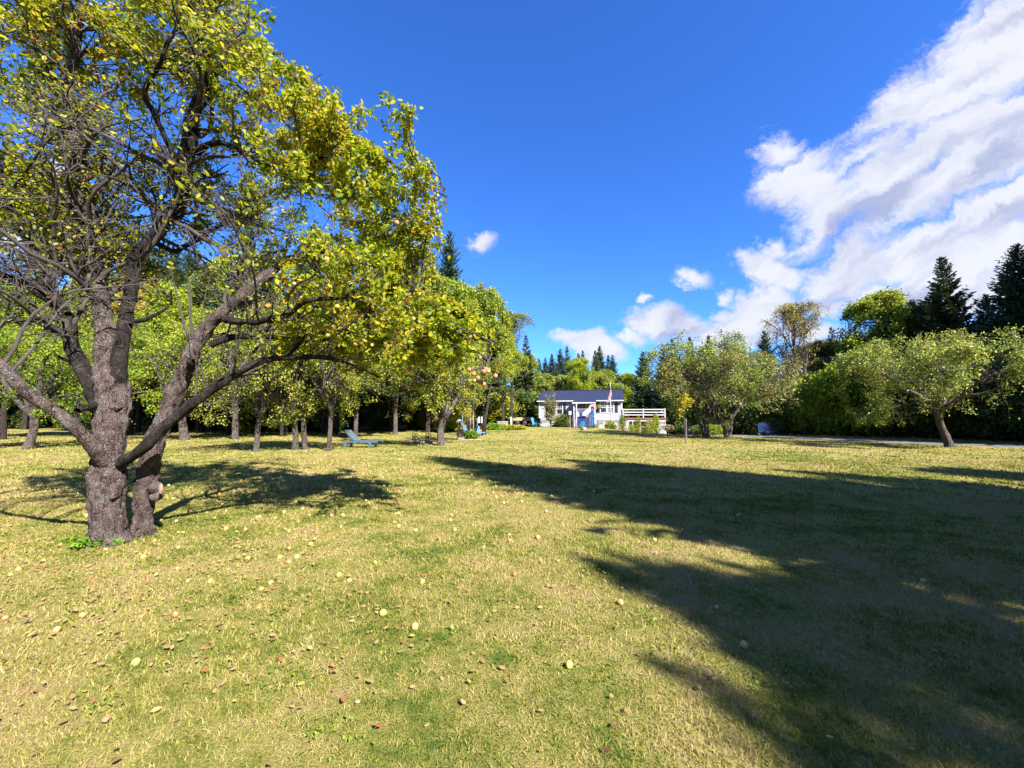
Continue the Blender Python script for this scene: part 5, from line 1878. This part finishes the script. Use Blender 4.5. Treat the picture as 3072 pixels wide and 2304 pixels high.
# chaise longue of slats under the trees
ch = empty('lounge_chair', on_lawn(1093, 20.9), D2R(-9), 'weathered mint slatted garden lounge chair with raised back', 'lounge chair')
for s in (-1, 1):
    MB().box(-.95, .95, s * .32 - .02, s * .32 + .02, .26, .34).build('side_rail', M['mint'], ch, bevel=.006)
for x in (-.82, .55):
    for s in (-1, 1):
        l_ = MB().hull([(x - .06, s * .31 - .03, 0), (x + .03, s * .31 - .03, 0), (x + .03, s * .31 + .03, 0), (x - .06, s * .31 + .03, 0), (x - .09, s * .31 - .03, .27), (x + .09, s * .31 - .03, .27), (x + .09, s * .31 + .03, .27), (x - .09, s * .31 + .03, .27)])
        l_.build('leg', M['mint'], ch)
for k in range(12):
    x = -.30 + k * .103
    MB().box(x, x + .07, -.30, .30, .345, .365).build('seat_slat', M['mint'], ch)
for s in (-1, 1):
    MB().bar((-.33, s * .27, .33), (-.90, s * .27, .86), .035, .05).build('back_rail', M['mint'], ch)
for k in range(8):
    a = .05 + k * .125
    x, z = -.33 - a * .58, .36 + a * .53
    MB().hull([(x - .03, -.3, z + .03), (x + .03, -.3, z - .03), (x + .03, .3, z - .03), (x - .03, .3, z + .03), (x - .015, -.3, z + .045), (x + .045, -.3, z - .015), (x + .045, .3, z - .015), (x - .015, .3, z + .045)]).build('back_slat', M['mint'], ch)
MB().bar((-.66, 0, .6), (-.5, 0, .28), .03).build('prop', M['mint'], ch)

# two small iron fence panels on a grey slab
fb = on_lawn(1272, 25.2)
sl = MB().box(-.55, .62, -.35, .35, 0, .09).build('slab', M['greywood'], None, fb)
tag(sl, 'low grey slab on the grass left of the forked apple tree', 'slab')
for dx, lab in ((-.52, 'little iron fence panel on the left end of the grey slab'), (.30, 'little iron fence panel on the right end of the grey slab')):
    g = empty('fence_panel', fb + Vector((dx, 0, .09)), .1, lab, 'fence panel', 'two little iron fence panels')
    for x in (-.14, .0, .14):
        MB().box(x - .018, x + .018, -.018, .018, 0, .52).build('upright', M['iron'] if x < .1 else M['rustiron'], g)
    for z in (.12, .30, .45):
        MB().box(-.16, .16, -.014, .014, z, z + .03).build('cross_bar', M['rustiron'] if z > .2 else M['iron'], g)
    MB().box(-.12, -.02, .0, .01, .15, .29).build('panel', M['rustiron'], g)
    MB().box(.02, .12, .0, .01, .15, .29).build('panel', M['rustiron'], g)

# bird house on the forked apple tree
bh = empty('birdhouse', at(1305, 1252, 22.2), .2, 'brown wooden birdhouse hanging on the forked apple tree', 'birdhouse')
MB().box(-.13, .13, -.12, .12, -.2, .14).build('box', M['brown'], bh, bevel=.005)
for s in (-1, 1):
    MB().hull([(0, -.18, .30), (s * .2, -.18, .12), (s * .2, .18, .12), (0, .18, .30), (0, -.18, .325), (s * .2, -.18, .145), (s * .2, .18, .145), (0, .18, .325)]).build('roof', M['greywood'], bh)
MB().lathe([(.001, 0), (.03, 0), (.03, .004), (.001, .004)], 12).build('entrance', M['dark'], bh, (0, -.125, .02)).rotation_euler = (math.pi / 2, 0, 0)
MB().bar((0, 0, .3), (.05, .1, .62), .012).build('hook', M['iron'], bh)

# carved bird figure on its stones
cb = on_lawn(1381, 28.0)
sc = empty('carved_bird', cb, 0, 'carved wooden bird with white head and yellow bib standing on stones', 'statue')
body = MB().lathe([(.17, .18), (.24, .25), (.27, .38), (.25, .52), (.19, .66), (.15, .8), (.13, .88), (.09, .93)], 18, (0.02, 0, 0), 1, .85)
bv_ = np.array(body.v)
bv_ = bv_ + np.stack([wob(bv_, 15, 9), wob(bv_, 16, 9), wob(bv_, 17, 9)], -1) * .012
body.v = [tuple(q) for q in bv_]
body.build('body', M['carved'], sc, smooth=True)
MB().lathe([(.02, -.16), (.09, -.12), (.11, 0), (.09, .1), (.02, .13)], 12, (-.1, -.03, .83), .9, .7).build('bib', M['yellow'], sc, smooth=True)
MB().tube([(.06, 0, .78), (.10, 0, 1.0), (.09, 0, 1.18), (.0, 0, 1.29), (-.10, 0, 1.27)], [.085, .075, .08, .1, .09], 12).build('neck', M['white'], sc, smooth=True)
MB().tube([(.02, 0, 1.29), (-.10, 0, 1.28), (-.22, 0, 1.22), (-.27, 0, 1.13)], [.10, .10, .055, .015], 12).build('beak', M['white'], sc, smooth=True)
for s in (-1, 1):
    MB().lathe([(.005, -.01), (.016, 0), (.005, .01)], 8, (-.05, s * .085, 1.32)).build('eye', M['dark'], sc)
    MB().tube([(.06, s * .15, .74), (.12, s * .2, .55), (.2, s * .17, .36), (.26, s * .1, .26)], [.05, .09, .08, .02], 8).build('wing', M['brown'], sc, smooth=True)
    MB().tube([(-.06, s * .09, .22), (-.14, s * .1, .12), (-.22, s * .11, .1)], [.05, .045, .02], 8).build('foot', M['carved'], sc, smooth=True)
random.seed(12)


def rock(loc, r, lab, group, fl=.6, mat='stone'):
    prof = [(math.sin(a), -math.cos(a)) for a in np.linspace(.1, math.pi - .1, 8)]
    m = MB().lathe([(a * r, b * r * fl) for a, b in prof], 12)
    vv = np.array(m.v)
    k = random.randint(1, 999)
    vv = vv * (1 + .16 * wob(vv / r, k, 1.8))[:, None]
    m.v = [tuple(q) for q in vv]
    o = m.build('rock', M[mat], None, Vector(loc) + Vector((0, 0, r * fl * .45)), smooth=True)
    return tag(o, lab, 'rock', group)


for dx, dy, r, lab in ((-.14, -.05, .17, 'brown stone under the left side of the carved bird'), (.16, -.02, .2, 'largest brown stone under the tail of the carved bird'), (0, .14, .16, 'stone behind the feet of the carved bird'), (.02, -.22, .15, 'pale stone in front of the carved bird')):
    rock(cb + Vector((dx, dy, 0)), r, lab, 'stones under the carved bird')
for k in range(9):
    q = on_lawn(1392 + k * 6.2, 27.6 - .05 * k)
    rock(q, random.uniform(.05, .09), 'small edging stone in front of the bright green fern', 'edging stones of the fern bed')
plant('fern', 1414, 28.3, 1.0, .56, 900, .10, M['shrubgreen'], 'bright green fern clump right of the carved bird', 'fern', depth=.6)

# blue lounge, posts and clutter under the low tree
bl = empty('lounge_chair', on_lawn(1433, 31.5), .4, 'sky blue reclining lounge chair under the low olive tree', 'lounge chair')
MB().hull([(-.6, -.3, .2), (.55, -.3, .28), (.55, .3, .28), (-.6, .3, .2), (-.6, -.3, .26), (.55, -.3, .34), (.55, .3, .34), (-.6, .3, .26)]).build('seat', M['skyblue'], bl)
MB().hull([(-.2, -.3, .3), (.1, -.3, .3), (.1, .3, .3), (-.2, .3, .3), (-.02, -.3, .82), (.06, -.3, .82), (.06, .3, .82), (-.02, .3, .82)]).build('backrest', M['skyblue'], bl)
for x in (-.5, .45):
    for s in (-1, 1):
        MB().bar((x, s * .27, 0), (x, s * .27, .26), .05).build('leg', M['skyblue'], bl)
tc_ = empty('folding_chair', on_lawn(1402, 31.8), .9, 'pale green folding chair left of the dark trunk', 'chair')
MB().box(-.2, .2, -.2, .2, .42, .46).build('seat', M['mint'], tc_)
MB().hull([(-.2, .18, .46), (.2, .18, .46), (.2, .2, .46), (-.2, .2, .46), (-.18, .28, .9), (.18, .28, .9), (.18, .3, .9), (-.18, .3, .9)]).build('backrest', M['mint'], tc_)
for x in (-.18, .18):
    MB().bar((x, -.2, 0), (x, .15, .44), .03).build('leg', M['mint'], tc_)
    MB().bar((x, .22, 0), (x, -.12, .44), .03).build('leg', M['mint'], tc_)
for px, h_, m_, lab in ((1388, 1.75, 'skyblue', 'thin blue pole left of the folding chair'), (1412, 1.55, 'carved', 'brown stake right of the folding chair'), (1420, 1.75, 'paleboard', 'pale stake between folding chair and blue lounge'), (1432, 1.4, 'greywood', 'grey stake behind the blue lounge chair')):
    p = on_lawn(px, 32.3)
    o = MB().tube([(0, 0, 0), (.01, 0, h_ * .6), (0, 0, h_)], [.03, .026, .022], 8).build('stake', M[m_], None, p, smooth=True)
    tag(o, lab, 'stake', 'stakes around the blue lounge chair')
sg = empty('wind_sign', on_lawn(1441, 32.6), 0, 'two white boards hanging from a dark rope under the low olive tree', 'hanging boards')
MB().bar((-.5, 0, 1.6), (.5, 0, 1.62), .02).build('rope', M['iron'], sg)
for x in (-.1, .12):
    MB().box(x - .06, x + .06, -.01, .01, 1.0, 1.5).build('board', M['white'], sg)
for px in (1405, 1451):
    p = on_lawn(px, 33)
    lean = .12 if px > 1420 else -.05
    o = empty('bare_tree', p)
    MB().tube([(0, 0, -.05), (lean, 0, 1.3), (lean * 3, .1, 2.6), (lean * 5, .1, 4.2)], [.2, .15, .12, .06], 10).build('trunk', M['bark_dark'], o, smooth=True)
    tag(o, 'dark leaning trunk ' + ('right' if px > 1420 else 'left') + ' of the blue lounge chair', 'tree')

# hostas and far garden things
plant('hosta', 1479, 41.5, 1.5, .62, 900, .16, M['shrubgreen'], 'green hosta clump at the left end of the garden bed', 'plant', False, depth=.9)
for px, w_ in ((1510, 1.5), (1535, 1.6), (1558, 1.3)):
    plant('hosta', px, 41.8, w_, .45, 800, .16, M['shrubyellow'], {1510: 'yellow hosta next to the green clump in the garden bed', 1535: 'middle yellow hosta of the garden bed', 1558: 'yellow hosta at the right end of the garden bed'}[px], 'plant', False, 'yellow hostas of the garden bed', depth=.8)
wp = on_lawn(1533, 48)
o = MB().tube([(0, 0, -.02), (0, 0, 1.1), (0, 0, 1.25)], [.16, .13, .02], 10).build('garden_post', M['white'], None, wp, smooth=True)
tag(o, 'short thick white post behind the yellow hostas', 'post')
ca = empty('trailer', on_lawn(1562, 53), -.05, 'low flat trailer with pale board side behind the hosta bed', 'trailer')
for k in range(3):
    MB().box(-1.2, 1.2, -.02, .02, .72 + k * .14, .85 + k * .14).build('side_board', M['paleboard'], ca)
MB().box(-1.2, 1.2, .03, 1.3, .62, .70).build('bed', M['iron'], ca)
for x in (-.5, .5):
    w = MB().lathe([(.1, -.09), (.32, -.08), (.34, 0), (.32, .08), (.1, .09)], 18).build('wheel', M['dark'], ca, (x, -.05, .34), smooth=True)
    w.rotation_euler = (math.pi / 2, 0, 0)
o = MB()
for k, (w_, z) in enumerate(((.9, 0), (.8, .12), (.95, .24), (.7, .36), (.85, .48), (.6, .6))):
    MB().box(-w_ / 2, w_ / 2, -.1, .1, z, z + .1)
lp = empty('log_pile', on_lawn(1508, 46), 0, 'small grey stack of logs left of the white post', 'log pile')
for r_i in range(5):
    for k in range(6 - r_i):
        m = MB().tube([(-.6 + random.uniform(-.05, .05), 0, 0), (.6 + random.uniform(-.05, .05), 0, 0)], random.uniform(.07, .085), 8)
        m.build('log', M['greywood'], lp, (0, k * .17 + r_i * .085, .09 + r_i * .15))

# wire cages round young plants before the porch
WC = 'wire plant cages before the porch'
for px, Y, r, h_, lab in ((1724, 41.0, .33, 1.25, 'tall wire plant cage before the left side of the porch'), (1764, 41.0, .3, 1.45, 'tall wire plant cage before the right side of the porch')):
    g = empty('plant_cage', on_lawn(px, Y), 0, lab, 'plant cage', WC)
    for k in range(7):
        a = k * 2 * math.pi / 7
        MB().tube([(r * math.cos(a), r * math.sin(a), 0), (r * .92 * math.cos(a), r * .92 * math.sin(a), h_)], .014, 5).build('upright', M['brown'], g)
    for z in (.3, .75, h_ - .08):
        MB().tube([(r * .97 * math.cos(a), r * .97 * math.sin(a), z) for a in np.linspace(0, 2 * math.pi, 19)], .008, 4).build('ring', M['iron'], g)
plant('young_plant', 1744, 41.0, .5, .42, 160, .08, M['shrubgreen'], 'low young plant between the two wire cages', 'plant')
o = MB().lathe([(.02, 0), (.12, .03), (.17, .14), (.14, .26), (.02, .32)], 14).build('garden_ball', M['white'], None, on_lawn(1752, 40.4), smooth=True)
tag(o, 'round white garden ornament between the two wire cages', 'ornament')
# white carved pole
wpole = empty('garden_pole', on_lawn(1727, 43.5), 0, 'white leaning garden pole with small box before the porch steps', 'pole')
MB().tube([(-.03, 0, 0), (.0, 0, .7), (.06, 0, 1.4), (.07, 0, 2.55)], [.07, .09, .08, .04], 10).build('pole', M['white'], wpole, smooth=True)
MB().lathe([(.02, -.1), (.09, -.06), (.11, 0), (.08, .08), (.02, .12)], 12, (.07, 0, 2.65)).build('globe', M['white'], wpole, smooth=True)
MB().box(.14, .34, -.06, .06, 1.35, 1.75).build('box', M['white'], wpole)
pb = on_lawn(1709.5, 47.3)
mb_ = empty('notice_box', pb, 0, 'white box on a short stand in the shade left of the porch steps', 'box')
MB().bar((0, 0, 0), (0, 0, 1.5), .06).build('stand', M['greywood'], mb_)
MB().box(-.15, .15, -.08, .08, 1.5, 1.92).build('box', M['white'], mb_)

# sapling with yellow leaves
sp = empty('sapling', on_lawn(2051, 23.6), 0, 'thin staked sapling with a small tuft of yellow leaves', 'sapling')
hs = at(2051, 1208, 23.6).z - sp.location.z
rg3 = np.random.default_rng(4)
tr = smooth_line([(0, 0, -.03, .022), (.02, 0, hs * .3, .02), (-.01, .01, hs * .6, .017), (0, 0, hs * .98, .006)], 16)
B, Rb = grow(tr[None, 9:, :3], tr[None, 9:, 3], 16, .1, 1, .75, 45, 7, .1, .25, .6, None, .004, rg=rg3)
B2, Rb2 = grow(B, Rb, 60, .2, 1, .3, 45, 4, .2, 0, .6, None, .003, rg=rg3)
v, f = join([tubes(tr[None, :, :3], tr[None, :, 3], 7), tubes(B, Rb, 4), tubes(B2, Rb2, 3)])
link('trunk', mesh_np('trunk', v, [f], M['twig'], True), sp)
v, f, r_ = leaves(np.concatenate([B[:, -4:], B2]), 1100, .095, .0, .06, True, rg=rg3)
link('crown', mesh_np('crown', v, [f], mat_leaf('sapling_leaf', [(0, (.45, .48, .03)), (.7, (.70, .58, .03)), (1, (.72, .42, .04))], 2, .4, .3), False, r_), sp)
MB().tube([(.12, .05, -.03), (.12, .05, 1.5)], .018, 6).build('stake', M['greywood'], sp)

# round planter and feeder under the pair of apple trees
wl = empty('wishing_well', on_lawn(2057, 37), 0, 'small grey barrel planter with a little roof left of the apple pair', 'planter')
MB().lathe([(.24, 0), (.28, .2), (.28, .4), (.26, .6), (.2, .6), (.2, .5)], 14).build('barrel', M['greywood'], wl, smooth=True)
for s in (-1, 1):
    MB().box(s * .22 - .03, s * .22 + .03, -.03, .03, .55, 1.05).build('post', M['greywood'], wl)
    MB().hull([(0, -.3, 1.28), (s * .4, -.3, .98), (s * .4, .3, .98), (0, .3, 1.28), (0, -.3, 1.31), (s * .4, -.3, 1.01), (s * .4, .3, 1.01), (0, .3, 1.31)]).build('roof', M['greywood'], wl)
plant('flowers', 2069, 36.6, .5, .3, 160, .07, M['purple'], 'mound of purple flowers beside the grey barrel planter', 'flowers', False)
plant('bush', 2130, 38, 2.2, 1.1, 1100, .13, M['leaf_bright'], 'sunlit green bush seen between the two right-hand apple trees', 'bush')
plant('bush', 2085, 39, 1.6, 1.0, 700, .13, M['leaf_green'], 'dark green bush behind the left of the two right-hand apple trees', 'bush')
